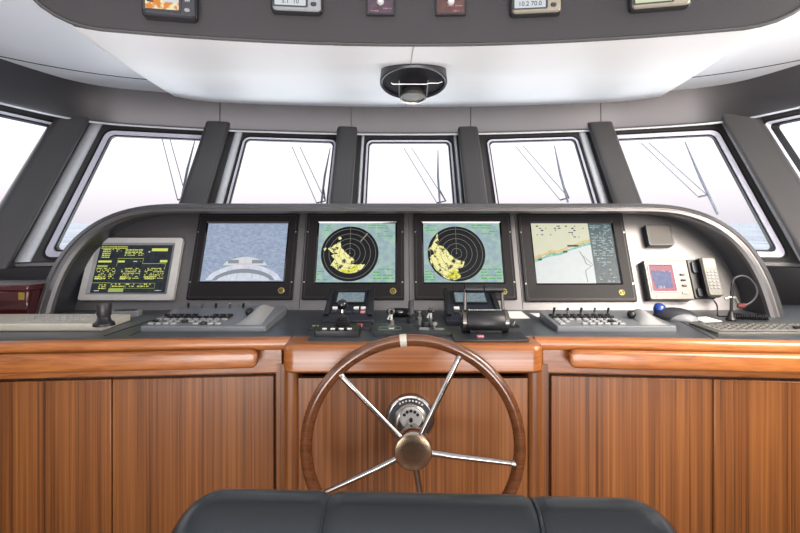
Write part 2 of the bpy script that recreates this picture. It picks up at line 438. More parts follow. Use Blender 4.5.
# arched seams in the side ceiling
mb = MB()
for s in (-1, 1):
    mb.tube([(s*1.25+s*.9*(1-q)*0 + s*q*1.1, 1.5+.0+1.45*(1-q**2)**.5 if q < 1 else 1.5, ZC+ZCE-.001) for q in [j/14 for j in range(14)]], .003, 6)
obj('ceiling_seam', mb, 'rubber', ce)
# dropped soffit: slopes from overhead console down edge up to the header
def bow(x): return 1.555-.135*(x/.94)**2
NZ, SZ = .55, .80
rows = []
NU = 41
def soff(u, v):                         # u -1..1 across, v 0..1 aft to forward
    xn = .95*u; yn = bow(xn)
    xf = (1.47 if u < 0 else 1.60)*u; 
    yf = 3.50-.16*abs(u)**2-.14*max(0, abs(u)-.86)**2/.0196
    x = xn+(xf-xn)*v**.9; y = yn+(yf-yn)*v
    return Vector((x, y, ZC+NZ+(SZ-NZ)*v))
us = [-1+2*i/(NU-1) for i in range(NU)]
mb = MB()
for j in range(25):
    v = j/24; r = []
    for sgn in (-1,):
        e = soff(-1, v); zc = ZC+ZCE+.01
        hgt = zc-e.z
        for q in (4,3,2,1): a = q/4*PI/2; r.append(Vector((e.x-.05*math.sin(a), e.y, e.z+(.05*(1-math.cos(a)) if q < 4 else hgt))))
    r += [soff(u, v) for u in us]
    e = soff(1, v); hgt = ZC+ZCE+.01-e.z
    for q in (1,2,3,4): a = q/4*PI/2; r.append(Vector((e.x+.05*math.sin(a), e.y, e.z+(.05*(1-math.cos(a)) if q < 4 else hgt))))
    rows.append(r)
mb.grid(rows)
so = obj('soffit_panel', mb, 'white', ce); so['label'] = 'white dropped panel sloping up to the windows'
mb = MB()
for v0, v1 in ((.0,.36),(.52,1)):
    a, b = soff(.0, v0), soff(.0, v1); mb.tube([(a.x-.005,a.y,a.z-.0005),(b.x-.01,b.y,b.z-.0005)], .0022, 6)
obj('soffit_seam', mb, 'lightgrey', ce)
# sea
mb = MB(); mb.add([(-4000,2,-7),(4000,2,-7),(4000,9000,-7),(-4000,9000,-7)], [(0,1,2,3)])
m = bpy.data.materials.new('sea_water'); m.use_nodes = True; nt = m.node_tree; b = nt.nodes['Principled BSDF']
b.inputs['Roughness'].default_value = .25
tc = nt.nodes.new('ShaderNodeTexCoord'); mp = nt.nodes.new('ShaderNodeMapping'); mp.inputs['Scale'].default_value = (.06,.02,1)
n1 = nt.nodes.new('ShaderNodeTexNoise'); n1.inputs['Scale'].default_value = 1; n1.inputs['Detail'].default_value = 8
nt.links.new(tc.outputs['Object'], mp.inputs[0]); nt.links.new(mp.outputs[0], n1.inputs[0])
r = nt.nodes.new('ShaderNodeValToRGB'); r.color_ramp.elements[0].position = .38; r.color_ramp.elements[1].position = .62
r.color_ramp.elements[0].color = lin((100,128,160)); r.color_ramp.elements[1].color = lin((178,196,214))
nt.links.new(n1.outputs[0], r.inputs[0]); nt.links.new(r.outputs[0], b.inputs['Base Color'])
sea = obj('sea', mb, m, smooth=False); tag(sea, 'calm blue-grey sea seen through the windows', 'sea', kind='structure')
# ================================================================== WIPERS (outside the glass)
wip = [(1, (160,138), (176,200), (194,140), (180,200), 'in front of the left corner window'), (2, (292,147), (317,203), (331,148), (322,203), 'in front of the second window'),
       (3, (404,148), (438,203), (439,150), (441,203), 'in front of the middle window'), (4, (516,146), (562,200), (556,146), (570,202), 'in front of the fourth window'),
       (5, (643,143), (702,197), (688,142), (722,214), 'in front of the right corner window')]
for i, A0, A1, B0, B1, lab in wip:
    a, b = PLAN[i], PLAN[i+1]
    def g(p, out=.09):
        z = .4
        for _ in range(20):
            t = u_at(a, b, p[0], z); q = fp(a, b, t, z, -out); z = z+((H-p[1])/F*q.y+ZC-q.z)*.7
        return q
    T = thing('windscreen_wiper', 'twin-arm wiper resting outside, '+lab, 'wiper', Matrix.Translation(g(B1)), 'wipers outside the windscreen')
    o = g(B1)
    L = lambda p: g(p)-o
    obj('wiper_arm', MB().tube([L(A0), L(A1)], .0026, 6), 'wblade', T)
    obj('wiper_arm', MB().tube([L((A0[0]+8, A0[1])), L((A1[0]+9, A1[1]-2))], .0026, 6), 'wblade', T)
    obj('arm_bracket', MB().tube([L(A1), L((A1[0]+9, A1[1]-2)), L((B0[0]*.25+B1[0]*.75, B0[1]*.25+B1[1]*.75))], .005, 6), 'darkpl', T)
    m1 = L((B0[0]*.5+B1[0]*.5-1, B0[1]*.5+B1[1]*.5))
    obj('wiper_blade', MB().tube([L(B0), m1, L(B1)], [.003,.008,.007], 6), 'wblade', T)
# ================================================================== OVERHEAD CONSOLE
OC = thing('overhead_console', 'dark curved overhead instrument console at the top edge of the picture', 'console')
ol = []
for q in range(9): a = PI/2*q/8; ol.append((-.90-.20*math.sin(a), NZ+.17-.17*math.cos(a)))
ol = [(-1.10, ZCE+.0)]+list(reversed(ol))
left = ol; right = [(-x*1.03, z) for x, z in reversed(ol)]
mid = [(-.90+1.83*j/16, NZ) for j in range(1, 16)]
bott = left+mid+right
mb = MB(); r0 = [Vector((x, bow(x), z+ZC)) for x, z in bott]; r1 = [Vector((x, bow(x)+.2, z+ZC+.033)) for x, z in bott]
tp = [Vector((x, bow(x), ZCE+ZC)) for x, z in bott]
mb.grid([r1, r0, tp])
obj('console_face', mb, 'greyd', OC)
mb = MB().tube([v+Vector((0,-.002,0)) for v in r0], .0055, 8); obj('edge_lip', mb, 'pillar', OC)
def ovf(px, zrel):                     # frame on the overhead face at pixel column px
    x = 0
    for _ in range(10): x = (px-400)/F*bow(x)+CX
    s = -2*.135*x/.94**2
    return frame((x, bow(x)-.002, zrel+ZC), (1, s, 0), (0,0,1), Vector((1,s,0)).cross(Vector((0,0,1))))
def digits(mb_parent, s, size, loc, m='s_digit'): return text('readout_digits', s, size, m, mb_parent, loc)
def ov_device(nm, lab, cat, px0, px1, ybot, h, body, scr, dig=None, t=.03, buttons=True):
    pc = (px0+px1)/2; Mx = ovf(pc, 0); d = Mx.translation.y-t
    w = (px1-px0)/F*d; zb = (H-ybot)/F*d
    Mx.translation.z = ZC+zb+h/2
    T = thing(nm, lab, cat, Mx)
    obj('housing', MB().rbox(0, 0, w, h, 0, t*.75, .014, .003), 'black', T)
    obj('front_cover', MB().rbox(.001, 0, w-.010, h-.008, t*.75, t, .012, .004), body, T)
    sw = w*.60; sx = -w*.12
    obj('screen_bezel', MB().ring(rr(sx, -.002, sw+.012, h*.74, .005), rr(sx, -.002, sw, h*.68, .003), t*.9, t+.003), 'darkpl', T)
    obj('display_screen', MB().rbox(sx, -.002, sw, h*.68, t*.9, t+.001, .003), scr, T, smooth=False)
    if buttons:
        b0 = obj('button', MB().rbox(0, 0, w*.11, .011, t, t+.005, .005, .002), 'darkpl' if body != 'darkpl' else 'midgrey', T); b0.location = (w*.33, h*.5-.028, 0)
        for q in range(1, 4): dup(b0, T, (w*.33, h*.5-.028-q*(h-.052)/3, 0))
    if dig: digits(T, dig, h*.155, (sx, -.002-h*.235, t+.0015))
    return T, sx, sw
T, sx, sw = ov_device('chart_plotter', 'dark overhead plotter with orange and cream map on its screen', 'plotter', 146, 198, 17, .14, 'darkpl', 's_map', t=.035)
obj('map_water', MB().flat([(sx+sw*.02,-.028),(sx+sw*.48,-.028),(sx+sw*.48,.03),(sx+sw*.1,.03),(sx+sw*.14,0)], .0365), 's_white', T, smooth=False)
mb = scribble(MB(), sx-sw*.45, sx, -.03, .03, .009, .037, .4); obj('map_roads', mb, 's_digit', T, smooth=False)
ov_device('navigation_display', 'grey-brown overhead display with pale screen, second from the left', 'display', 272, 323, 11.5, .12, 'midgrey', 's_white', '5.1  10')
ov_device('navigation_display', 'silver overhead display reading 10.2 70.0', 'display', 509, 560, 13.5, .12, 'ovsilver', 's_white', '10.2 70.0')
ov_device('navigation_display', 'silver overhead display furthest right with yellowish screen', 'display', 629, 686, 7.5, .12, 'ovsilver', 's_land')
for px0, px1, lab, mm in ((367, 394, 'small dark switch panel overhead with purple tint, left of the seam', 'purple_panel'), (436, 465, 'small dark reddish switch panel overhead, right of the pair', 'red_panel')):
    M[mm] = mat(mm, (50,34,46) if mm[0] == 'p' else (64,34,28), .25, coat=.5, noise=.3, nscale=60)
    Mx = ovf((px0+px1)/2, 0); d = Mx.translation.y-.01; w = (px1-px0)/F*d; h = .1; Mx.translation.z = ZC+(H-14.5)/F*d+h/2
    T = thing('switch_panel', lab, 'switch panel', Mx, 'switch panels overhead')
    obj('panel_plate', MB().rbox(0,0,w,h,0,.012,.003,.002), mm, T)
    obj('panel_edge', MB().ring(rr(0,0,w+.004,h+.004,.003), rr(0,0,w-.006,h-.006,.003), 0, .013), 'black', T)
    obj('rotary_knob', MB().lathe([(.011,.012),(.011,.02),(.008,.026),(0,.026)], 20, Matrix.Translation((0,-.012,0))), 'lightgrey', T)
    obj('panel_print', scribble(MB(), -w*.35, w*.4, -h*.42, -h*.2, .008, .0125, .3), 'print_dull', T, smooth=False)
# ================================================================== OVERHEAD COMPASS POD
d = 1.99; pc = P(413.5, 83, d)
tl = math.radians(13)
nrm = Vector((0, -math.sin(tl), -math.cos(tl))); Xv = Vector((1,0,0)); Yv = nrm.cross(Xv)
Mx = frame(pc, Xv, Yv, nrm)
T = thing('overhead_compass', 'black oval overhead compass bowl set into the white dropped panel', 'compass', Mx)
obj('bowl_rim', MB().lathe([(.125,-.09),(.132,-.03),(.134,.0),(.130,.006),(.124,.004),(.121,-.01),(.121,-.09)], 48), 'darkpl', T)
obj('bowl', MB().lathe([(.122,-.002),(.116,-.022),(.09,-.04),(0,-.045)], 48), 'bowlblack', T)
obj('viewing_lens', MB().lathe([(.045,-.01),(.049,.004),(.054,.008),(.054,.014),(.049,.018),(.042,.014),(0,.014)], 32, Matrix.Translation((-.0,-.078,.006))), 'greyd', T)
obj('lens_ring', MB().lathe([(.052,.014),(.055,.014),(.055,.020),(.049,.021),(.047,.017)], 32, Matrix.Translation((0,-.078,.006))), 'steel', T)
for sg in (-1, 1): obj('support_rod', MB().cyl((sg*.057,-.10,.006), (sg*.057,.11,-.012), .0024, 8), 'midgrey', T)
obj('light_bar', MB().tube([(-.088,.008,.004),(-.082,-.002,.004),(.05,-.002,.004),(.062,.006,.004),(.098,.006,.004),(.112,.02,.006)], .002, 8), 'white', T)
# ================================================================== INSTRUMENT CONSOLE
IC = thing('instrument_console', 'long grey instrument console with rounded hood behind the worktop', 'console', Matrix.Translation((0, FD, WT+ZC)))
inv = IC.matrix_world.inverted()
path = []
N = 20; EX = 2.6
zt0 = .044
def se(cx, a, b, sgn):
    out = []
    for j in range(N+1):
        q = PI/2*j/N
        out.append((cx+sgn*a*abs(math.cos(q))**(2/EX), WT+b*abs(math.sin(q))**(2/EX)))
    return out
Lc = se(-1.15, .505, zt0-WT, -1); Rc = se(1.15, .50, zt0-WT, 1)
path = Lc+[(-1.15+2.3*j/12, zt0) for j in range(1, 12)]+list(reversed(Rc))
nr = []
for i, p in enumerate(path):
    a = Vector(path[max(0,i-1)]); b = Vector(path[min(len(path)-1,i+1)]); e = (b-a).normalized(); nr.append(Vector((-e.y, e.x)))
nr[0] = Vector((-1,0)); nr[-1] = Vector((1,0))
def hoodpt(i, o, f):
    x, z = path[i]; n = nr[i]; sc = .55+.45*abs(n.x)**1.5
    return inv @ Vector((x+n.x*o*sc, fd(z)-f, z+n.y*o*sc+ZC))
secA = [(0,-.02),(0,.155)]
secB = [(0,.155),(.004,.175),(.018,.185),(.038,.180),(.044,.172),(.048,.172),(.052,.180),(.075,.168),(.088,.14),(.094,.09),(.094,-.10),(0,-.10),(0,-.02)]
obj('hood_shaded_inside', MB().grid([[hoodpt(i, o, f) for i in range(len(path))] for o, f in secA]), 'hoodshade', IC)  # inner face of the hood, shade painted in
obj('hood', MB().grid([[hoodpt(i, o, f) for i in range(len(path))] for o, f in secB]), 'grey', IC)
mb = MB(); mb.add([inv @ Vector((x, fd(z), z+ZC)) for x, z in path], [tuple(range(len(path)))])
obj('fascia_panel', mb, 'grey', IC, smooth=False)
for px in (301, 408, 518):
    mb = MB(); x0 = (px-408)/F*2.55
    mb.tube([inv @ (FF(x0, .005) @ Vector((0,0,.0005))), inv @ (FF(x0, .5) @ Vector((0,0,.0005)))], .0016, 6)
    obj('fascia_seam', mb, 'rubber', IC)
# ---- the four big flush monitors
def monitor(corn, scorn, lab, knob):
    x0, x1, s0, s1 = frect(corn); cx, cs = (x0+x1)/2, (s0+s1)/2
    Mx = FF(cx, cs); T = thing('console_monitor', lab, 'monitor', Mx, 'large flush monitors in the console')
    a0, a1, b0, b1 = frect(scorn, .01); sx, sy, sw, sh = (a0+a1)/2-cx, (b0+b1)/2-cs, a1-a0, b1-b0
    obj('bezel', MB().ring(rr(0,0,x1-x0,s1-s0,.003), rr(sx,sy,sw+.016,sh+.016,.003), 0, .018, .016), 'bezel', T, bevel=.001)
    obj('inner_bezel', MB().ring(rr(sx,sy,sw+.016,sh+.016,.003), rr(sx,sy,sw,sh,.002), 0, .014, .009), 'blackg', T)
    gasket = MB().ring(rr(0,0,x1-x0-.022,s1-s0-.02,.004), rr(0,0,x1-x0-.026,s1-s0-.024,.004), .016, .0185); obj('bezel_groove', gasket, 'darkpl', T)
    sc = MB(); 
    b = MB(); kx, ks = fasc(knob[0], knob[1], .018); kx -= cx; ks -= cs
    b.lathe([(.0165,.017),(.0165,.020),(.0135,.022),(.0125,.020),(0,.020)], 24, Matrix.Translation((kx,ks,0))); kb = obj('brand_emblem', b, 'goldmark', T); kb['label'] = 'small round gold emblem'
    mk = MB()
    for q in range(3):
        mk.tube([(kx+.008*math.cos(q*2.1+t*.6), ks+.008*math.sin(q*2.1+t*.6), .0225) for t in range(4)], .0016, 6)
    mk.tube([(kx-.004,ks-.003,.0225),(kx+.004,ks+.004,.0225)], .002, 6)
    obj('emblem_mark', mk, 'bezel', kb)
    scw = MB()
    for ex in (-1, 1):
        for ey in (-.62, .55): scw.lathe([(.004,.017),(.004,.0195),(0,.0195)], 12, Matrix.Translation((ex*((x1-x0)/2-.008), ey*(s1-s0)/2, 0)))
    obj('bezel_screw', scw, 'steel', T)
    def q(px, py):
        x, s = fasc(px, py, .01); return (x-cx, s-cs)
    return T, q, (sx-sw/2, sx+sw/2, sy-sh/2, sy+sh/2)
def scr(T, e, m):
    return obj('display_screen', MB().rbox((e[0]+e[1])/2, (e[2]+e[3])/2, e[1]-e[0], e[3]-e[2], .002, .007, .001), m, T, smooth=False)
Z1, Z2, Z3, Z4 = .0076, .0082, .0088, .0094
# camera picture
T, q, e = monitor([(201,215),(298,215),(294,300),(187,300)], [(208,224),(288,224),(283,282),(200,282)], 'large black monitor showing a camera view of a white bow on blue water', (281,292))
scr(T, e, 's_water')
W = e[1]-e[0]; Hh = e[3]-e[2]; cx0 = (e[0]+e[1])/2+.008
def ar(w, y, h, n=16, yb=None): return [(cx0-w/2+w*i/n, y+h*math.sin(PI*i/n)**.6) for i in range(n+1)]
hull = ar(W*.92, e[2]+Hh*.02, Hh*.27); obj('pictured_bow', MB().flat(hull, Z1), 's_deck', T, smooth=False)
hull = ar(W*.76, e[2]+Hh*.02, Hh*.19); obj('pictured_deck', MB().flat(hull, Z2), 's_deckgr', T, smooth=False)
hull = ar(W*.66, e[2]+Hh*.01, Hh*.13); obj('pictured_foredeck', MB().flat(hull, Z3), 's_deck', T, smooth=False)
hull = ar(W*.54, e[2]+Hh*.27, Hh*.14); obj('pictured_tender', MB().flat(hull, Z1), 's_white', T, smooth=False)
mb = MB(); rect(mb, cx0-W*.21, cx0-W*.08, e[2]+Hh*.30, e[2]+Hh*.36, Z2); rect(mb, cx0+W*.08, cx0+W*.22, e[2]+Hh*.30, e[2]+Hh*.36, Z2)
for dx in (-.2,-.08,.1,.2): rect(mb, cx0+W*dx-.001, cx0+W*dx+.001, e[2]+Hh*.05, e[2]+Hh*.2, Z4)
obj('pictured_hatches', mb, 's_deckgr', T, smooth=False)
mb = MB(); rect(mb, cx0-.0015, cx0+.0015, e[2]+Hh*.24, e[2]+Hh*.42, Z4); rect(mb, cx0-W*.1, cx0+W*.1, e[2]+Hh*.28, e[2]+Hh*.3, Z4); obj('pictured_mast', mb, 's_pinkw', T, smooth=False)
# radars
def radar(T, q, e, c, R, blobs, olive, side):
    scr(T, e, 's_radbg')
    cxx, cyy = q(*c); r = R/F*2.53
    disc = [(cxx+r*math.cos(2*PI*i/64), cyy+r*math.sin(2*PI*i/64)) for i in range(64)]
    obj('radar_disc', MB().flat(disc, Z1), 's_black', T, smooth=False)
    def cl(p):
        x, y = q(*p); dx, dy = x-cxx, y-cyy; l = math.hypot(dx, dy)
        if l > r*.985: x, y = cxx+dx/l*r*.985, cyy+dy/l*r*.985
        return (x, y)
    def jag(pl, n=4, amp=.0035):
        out = []; rnd = random.Random(3)
        for i in range(len(pl)):
            a, b = pl[i], pl[(i+1)%len(pl)]
            for k in range(n): 
                t = k/n; j = amp if k else 0
                out.append((a[0]+(b[0]-a[0])*t+rnd.uniform(-j,j), a[1]+(b[1]-a[1])*t+rnd.uniform(-j,j)))
        return out
    mb = MB()
    for bl in blobs: mb.flat(jag([cl(p) for p in bl]), Z2)
    obj('radar_echo', mb, 's_echo', T, smooth=False)
    mb = MB(); mb.flat(jag([cl(p) for p in olive]), Z3); obj('radar_clutter', mb, 's_echo2', T, smooth=False)
    rg = MB()
    for k in (.18,.36,.54,.72,.9):
        A = [(cxx+(r*k+.0009)*math.cos(2*PI*i/64), cyy+(r*k+.0009)*math.sin(2*PI*i/64)) for i in range(64)]
        B = [(cxx+(r*k-.0009)*math.cos(2*PI*i/64), cyy+(r*k-.0009)*math.sin(2*PI*i/64)) for i in range(64)]
        rg.ring(A, B, Z3, Z4)
    rect(rg, cxx-.0008, cxx+.0008, cyy, cyy+r, Z4); rect(rg, cxx-.003, cxx+.003, cyy-.003, cyy+.003, Z4)
    if side: rg.add([(cxx+r*.35,cyy+r*.45,Z4),(cxx+r*.38,cyy+r*.42,Z4),(cxx+r*.62,cyy+r*.72,Z4),(cxx+r*.58,cyy+r*.75,Z4)], [(0,1,2,3)])
    obj('range_rings', rg, 's_ring', T, smooth=False)
    t = MB(); w = e[1]-e[0]; h = e[3]-e[2]
    scribble(t, e[0]+w*.64, e[1]-w*.10, e[3]-h*.12, e[3]-h*.01, h*.045, Z1-.0003, .9); scribble(t, e[0]+w*.76, e[1]-w*.03, e[3]-h*.26, e[3]-h*.12, h*.04, Z1-.0003, .5)
    scribble(t, e[0]+w*.01, e[0]+w*.16, e[3]-h*.16, e[3]-h*.02, h*.04, Z1-.0003, .7); scribble(t, e[0]+w*.01, e[0]+w*.14, e[2]+h*.03, e[2]+h*.2, h*.045, Z1-.0003, .6)
    scribble(t, e[0]+w*.72, e[1]-w*.02, e[2]+h*.02, e[2]+h*.24, h*.05, Z1-.0003, .85)
    obj('radar_text', t, 's_green', T, smooth=False)
def cr(ox, pts): return [(ox+x/5.333, 200+y/5.333) for x, y in pts]
T, q, e = monitor([(308,215),(403,215),(405,300),(302,300)], [(319,224),(395,224),(395.5,283),(316,283)], 'large black monitor with a radar picture, directly left of the wheel axis', (393,292.5))
radar(T, q, e, (349.7,254), 29.3, [cr(300,[(215,222),(222,262),(240,280),(262,300),(290,325),(275,340),(300,352),(345,345),(325,375),(295,390),(240,392),(200,375),(162,352),(185,318),(165,300),(205,285),(172,285),(148,262),(190,240)]),
    cr(300,[(200,200),(215,200),(222,212),(205,215)]), cr(300,[(125,262),(138,258),(134,272),(124,276)])], cr(300,[(205,372),(250,378),(300,345),(310,372),(280,392),(235,392)]), True)
T, q, e = monitor([(414,215),(510,215),(516,300),(414,300)], [(423.5,224),(499.5,224),(503.5,283),(424,283)], 'large black monitor with a radar picture, above the throttle', (504,293))
radar(T, q, e, (456.6,254), 29.3, [cr(400,[(195,175),(205,215),(200,235),(235,255),(265,295),(300,320),(345,332),(335,360),(305,372),(325,410),(290,432),(240,418),(205,390),(165,345),(160,310),(185,285),(150,268),(175,240)])],
    cr(400,[(290,370),(325,405),(290,430),(245,418),(262,392)]), False)
# chart
T, q, e = monitor([(519,215),(622,215),(635,302),(523,302)], [(532,224),(612,224),(620,284),(536,284)], 'large black monitor showing a pale coastal chart with a grey side list', (622,294))
scr(T, e, 's_sea')
def E(u, v): return (e[0]+(e[1]-e[0])*u, e[2]+(e[3]-e[2])*v)
coast = [(0,.38),(.06,.41),(.12,.45),(.2,.48),(.3,.5),(.38,.53),(.44,.58),(.55,.62),(.64,.66),(.71,.68)]
obj('chart_land', MB().flat([E(*p) for p in [(0,1)]+coast+[(.71,1)]], Z1), 's_land', T, smooth=False)
def band(lo, hi, z, m, nm):
    mb = MB(); mb.grid([[Vector((*E(u, v+lo), z)) for u, v in coast], [Vector((*E(u, v+hi+.02*math.sin(u*40)), z)) for u, v in coast]]); obj(nm, mb, m, T, smooth=False)
band(.0, .045, Z2, 's_orange', 'chart_coast'); band(-.045, .0, Z2, 's_teal', 'chart_shallows')
mb = MB()
for (u, v, w) in ((.42,.6,.10),(.36,.5,.05),(.05,.37,.04),(.5,.6,.06)): rect(mb, *[E(u,v)[0], E(u+w,v)[0], E(u,v)[1], E(u,v+.03)[1]], Z3)
tr = [(.56,.52),(.6,.42),(.62,.32),(.68,.28),(.6,.2),(.61,.02)]
mb.tube([(*E(*p), Z3) for p in tr], .0012, 5)
tr = [(.6,.44),(.7,.3),(.64,.24)]; mb.tube([(*E(*p), Z3) for p in tr], .0009, 5)
scribble(mb, *[E(.06,0)[0], E(.66,0)[0], E(0,.74)[1], E(0,.97)[1]], .012, Z2, .16, .5, 1.5)
obj('chart_marks', mb, 's_digit', T, smooth=False)
mb = MB(); rect(mb, E(.71,0)[0], E(1,0)[0], e[2], e[3], Z1); obj('chart_side_list', mb, 's_panel', T, smooth=False)
mb = MB(); scribble(mb, E(.73,0)[0], E(.98,0)[0], E(0,.45)[1], E(0,.97)[1], .009, Z2, .5); scribble(mb, E(.76,0)[0], E(.96,0)[0], E(0,.03)[1], E(0,.42)[1], .010, Z2, .25); obj('side_list_text', mb, 's_radbg', T, smooth=False)
# ---- white framed data display, left
x0, x1, s0, s1 = frect([(91.5,240),(182,240),(173,302.5),(77,302.5)], .03); cx, cs = (x0+x1)/2, (s0+s1)/2
T = thing('data_display', 'light grey framed data display with yellow-green text at the left end', 'display', FF(cx, cs))
obj('housing', MB().rbox(0,0,x1-x0-.006,s1-s0-.006,0,.022,.012), 'lightgrey', T)
a0, a1, b0, b1 = frect([(100,247),(171,247),(165,295),(88,295)], .03); sx, sy, sw, sh = (a0+a1)/2-cx, (b0+b1)/2-cs, a1-a0, b1-b0
obj('bezel', MB().ring(rr(0,0,x1-x0,s1-s0,.014), rr(sx,sy,sw+.03,sh+.02,.008), .012, .030, .034), 'lightgrey', T)
obj('inner_bezel', MB().ring(rr(sx,sy,sw+.03,sh+.02,.008), rr(sx,sy,sw,sh,.002), .012, .034, .025), 'midgrey', T)
obj('display_screen', MB().rbox(sx,sy,sw,sh,.012,.024,.001), 's_slate', T, smooth=False)
g = lambda u, v: (sx-sw/2+sw*u, sy-sh/2+sh*v)
A, B, Wt = MB(), MB(), MB()
def sc2(mb, u0, u1, v0, v1, row, fill, z=.0246): scribble(mb, g(u0,0)[0], g(u1,0)[0], g(0,v0)[1], g(0,v1)[1], row, z, fill, .4, 1.6)
def rc(mb, u0, u1, v0, v1, z=.0244): rect(mb, g(u0,0)[0], g(u1,0)[0], g(0,v0)[1], g(0,v1)[1], z)
sc2(A, .02,.38,.93,.98,.008,.95); sc2(A,.36,.6,.84,.92,.012,.95); sc2(A,.36,.62,.78,.83,.008,.8); sc2(A,.05,.16,.74,.92,.010,.9); sc2(A,.18,.32,.86,.92,.008,.6)
rc(A,.72,.94,.87,.93); rc(A,.02,.2,.63,.67); rc(B,.02,.16,.53,.57); rc(A,.29,.38,.63,.67); rc(A,.86,.96,.63,.68); rc(B,.24,.44,.02,.09); 
for u in (.02,.36,.68):
    sc2(A,u,u+.26,.28,.52,.0085,.62); sc2(A,u,u+.14,.26,.34,.009,.9); sc2(Wt,u+.02,u+.06,.27,.31,.01,.7)
sc2(A,.1,.2,.06,.18,.009,.9); 
for u in (.26,.46,.66): sc2(A,u,u+.18,.10,.20,.011,.5); box_outline(B, g(u,0)[0], g(u+.19,0)[0], g(0,.09)[1], g(0,.2)[1], .0015, .0245)
t = .0015
for (u0,u1,v0,v1) in ((.28,.63,.71,.72),(.28,.285,.55,.71),(.625,.63,.6,.71),(.63,.95,.6,.61),(.94,.945,.5,.6),(.0,.25,.2,.21)): rc(B,u0,u1,v0,v1)
sc2(Wt,.68,.70,.84,.88,.012,1); sc2(Wt,.05,.12,.03,.06,.008,1); sc2(Wt,.86,.95,.04,.06,.006,1); sc2(Wt,.45,.6,.62,.67,.009,.4)
obj('screen_text', A, 's_yel', T, smooth=False); obj('screen_boxes', B, 's_ygr', T, smooth=False); obj('screen_values', Wt, 's_white', T, smooth=False)
# ---- speaker
x0, x1, s0, s1 = frect([(647,227),(673,228),(674,248),(649,249)], .045); cx, cs = (x0+x1)/2, (s0+s1)/2
T = thing('loudspeaker', 'small square grey loudspeaker on the right of the console', 'speaker', FF(cx, cs))
obj('housing', MB().rbox(0,0,x1-x0,s1-s0,0,.038,.008), 'black', T)
obj('front_cover', MB().ring(rr(0,0,x1-x0,s1-s0,.012), rr(0,0,x1-x0-.016,s1-s0-.016,.008), .036, .046), 'darkpl', T)
obj('speaker_grille', MB().rbox(0,0,x1-x0-.014,s1-s0-.014,.03,.044,.008), 'mesh', T)
# ---- sonar
x0, x1, s0, s1 = frect([(645,264),(687,264),(695,303.5),(649,303.5)], .05); cx, cs = (x0+x1)/2, (s0+s1)/2; w = x1-x0; h = s1-s0
T = thing('sonar_display', 'grey fish-finder display with pink and blue picture beside the phone', 'display', FF(cx, cs))
obj('housing', MB().rbox(0,0,w,h,0,.042,.006), 'navy', T); obj('front_cover', MB().rbox(.002,0,w-.002,h,.042,.052,.006,.003), 'silver', T)
sw, sh, sx, sy = w*.54, h*.68, -w*.13, h*.04
obj('screen_bezel', MB().ring(rr(sx,sy,sw+.012,sh+.012,.003), rr(sx,sy,sw,sh,.002), .05, .055), 'midgrey', T)
obj('display_screen', MB().rbox(sx,sy,sw,sh,.05,.0535,.001), 's_pink', T, smooth=False)
rnd = random.Random(5); tpz = [(sx-sw*.46+sw*.84*i/24, sy+sh*.26+rnd.uniform(-.004,.004)) for i in range(25)]
pl = tpz+[(sx+sw*.36,sy-sh*.38),(sx-sw*.34,sy-sh*.40),(sx-sw*.42,sy-sh*.1)]
obj('sonar_water', MB().flat(pl, .0541), 's_sblue', T, smooth=False)
mb = scribble(MB(), sx-sw*.45, sx+sw*.45, sy+sh*.42, sy+sh*.48, .006, .0541, .9); obj('sonar_header', mb, 's_black', T, smooth=False)
digits(T, '18.4', .020, (sx-sw*.12, sy-sh*.36, .0545), 's_white')
mb = scribble(MB(), sx+sw*.0, sx+sw*.4, sy+sh*.2, sy+sh*.27, .004, .0545, .5); obj('sonar_echo', mb, 's_white', T, smooth=False)
b0 = obj('button', MB().rbox(0,0,.022,.009,.05,.06,.003,.002), 'black', T); b0.location = (w*.33, h*.12, 0)
for k in (1, 2): dup(b0, T, (w*.33, h*.12-k*h*.14, 0))
obj('power_key', MB().rbox(w*.32,-h*.34,.03,.012,.05,.056,.004,.001), 'midgrey', T)
obj('dial_key', MB().lathe([(.005,.05),(.005,.055),(0,.055)], 16, Matrix.Translation((-w*.33,-h*.42,0))), 'midgrey', T)
# ---- telephone
x0, x1, s0, s1 = frect([(701,262),(717,262),(726,302),(712,302)], .075); cx, cs = (x0+x1)/2, (s0+s1)/2; w = x1-x0+.004; h = s1-s0
TP = T = thing('telephone_handset', 'cream-faced telephone handset with keypad at the right of the console', 'telephone', FF(cx, cs))
obj('handset_body', MB().rbox(0,0,w,h,.034,.066,.012), 'black', T)
obj('front_cover', MB().rbox(0,-.002,w-.008,h-.008,.066,.074,.012,.004), 'silver', T)
obj('display_screen', MB().rbox(.0,h*.31,w*.68,h*.2,.07,.0755,.003), 'lcdg', T)
b0 = obj('key', MB().rbox(0,0,.0125,.0095,.072,.0775,.003,.0015), 'midgrey', T); b0.location = (-.018, .02, 0)
for r_ in range(6):
    for c_ in range(3):
        if r_ or c_: dup(b0, T, (-.018+.018*c_, .022-r_*.0165, 0))
T2 = thing('telephone_cradle', 'black telephone cradle holding the cream handset', 'cradle', FF(cx-.02, cs))
obj('cradle_plate', MB().rbox(-.005,0,w+.03,h*1.0,0,.022,.008,.003), 'black', T2)
obj('cradle_cup', MB().rbox(.0,h*.28,w+.012,h*.3,.02,.033,.01,.003), 'navy', T2)
obj('cradle_cup', MB().rbox(.0,-h*.36,w+.012,h*.22,.02,.033,.01,.003), 'navy', T2)
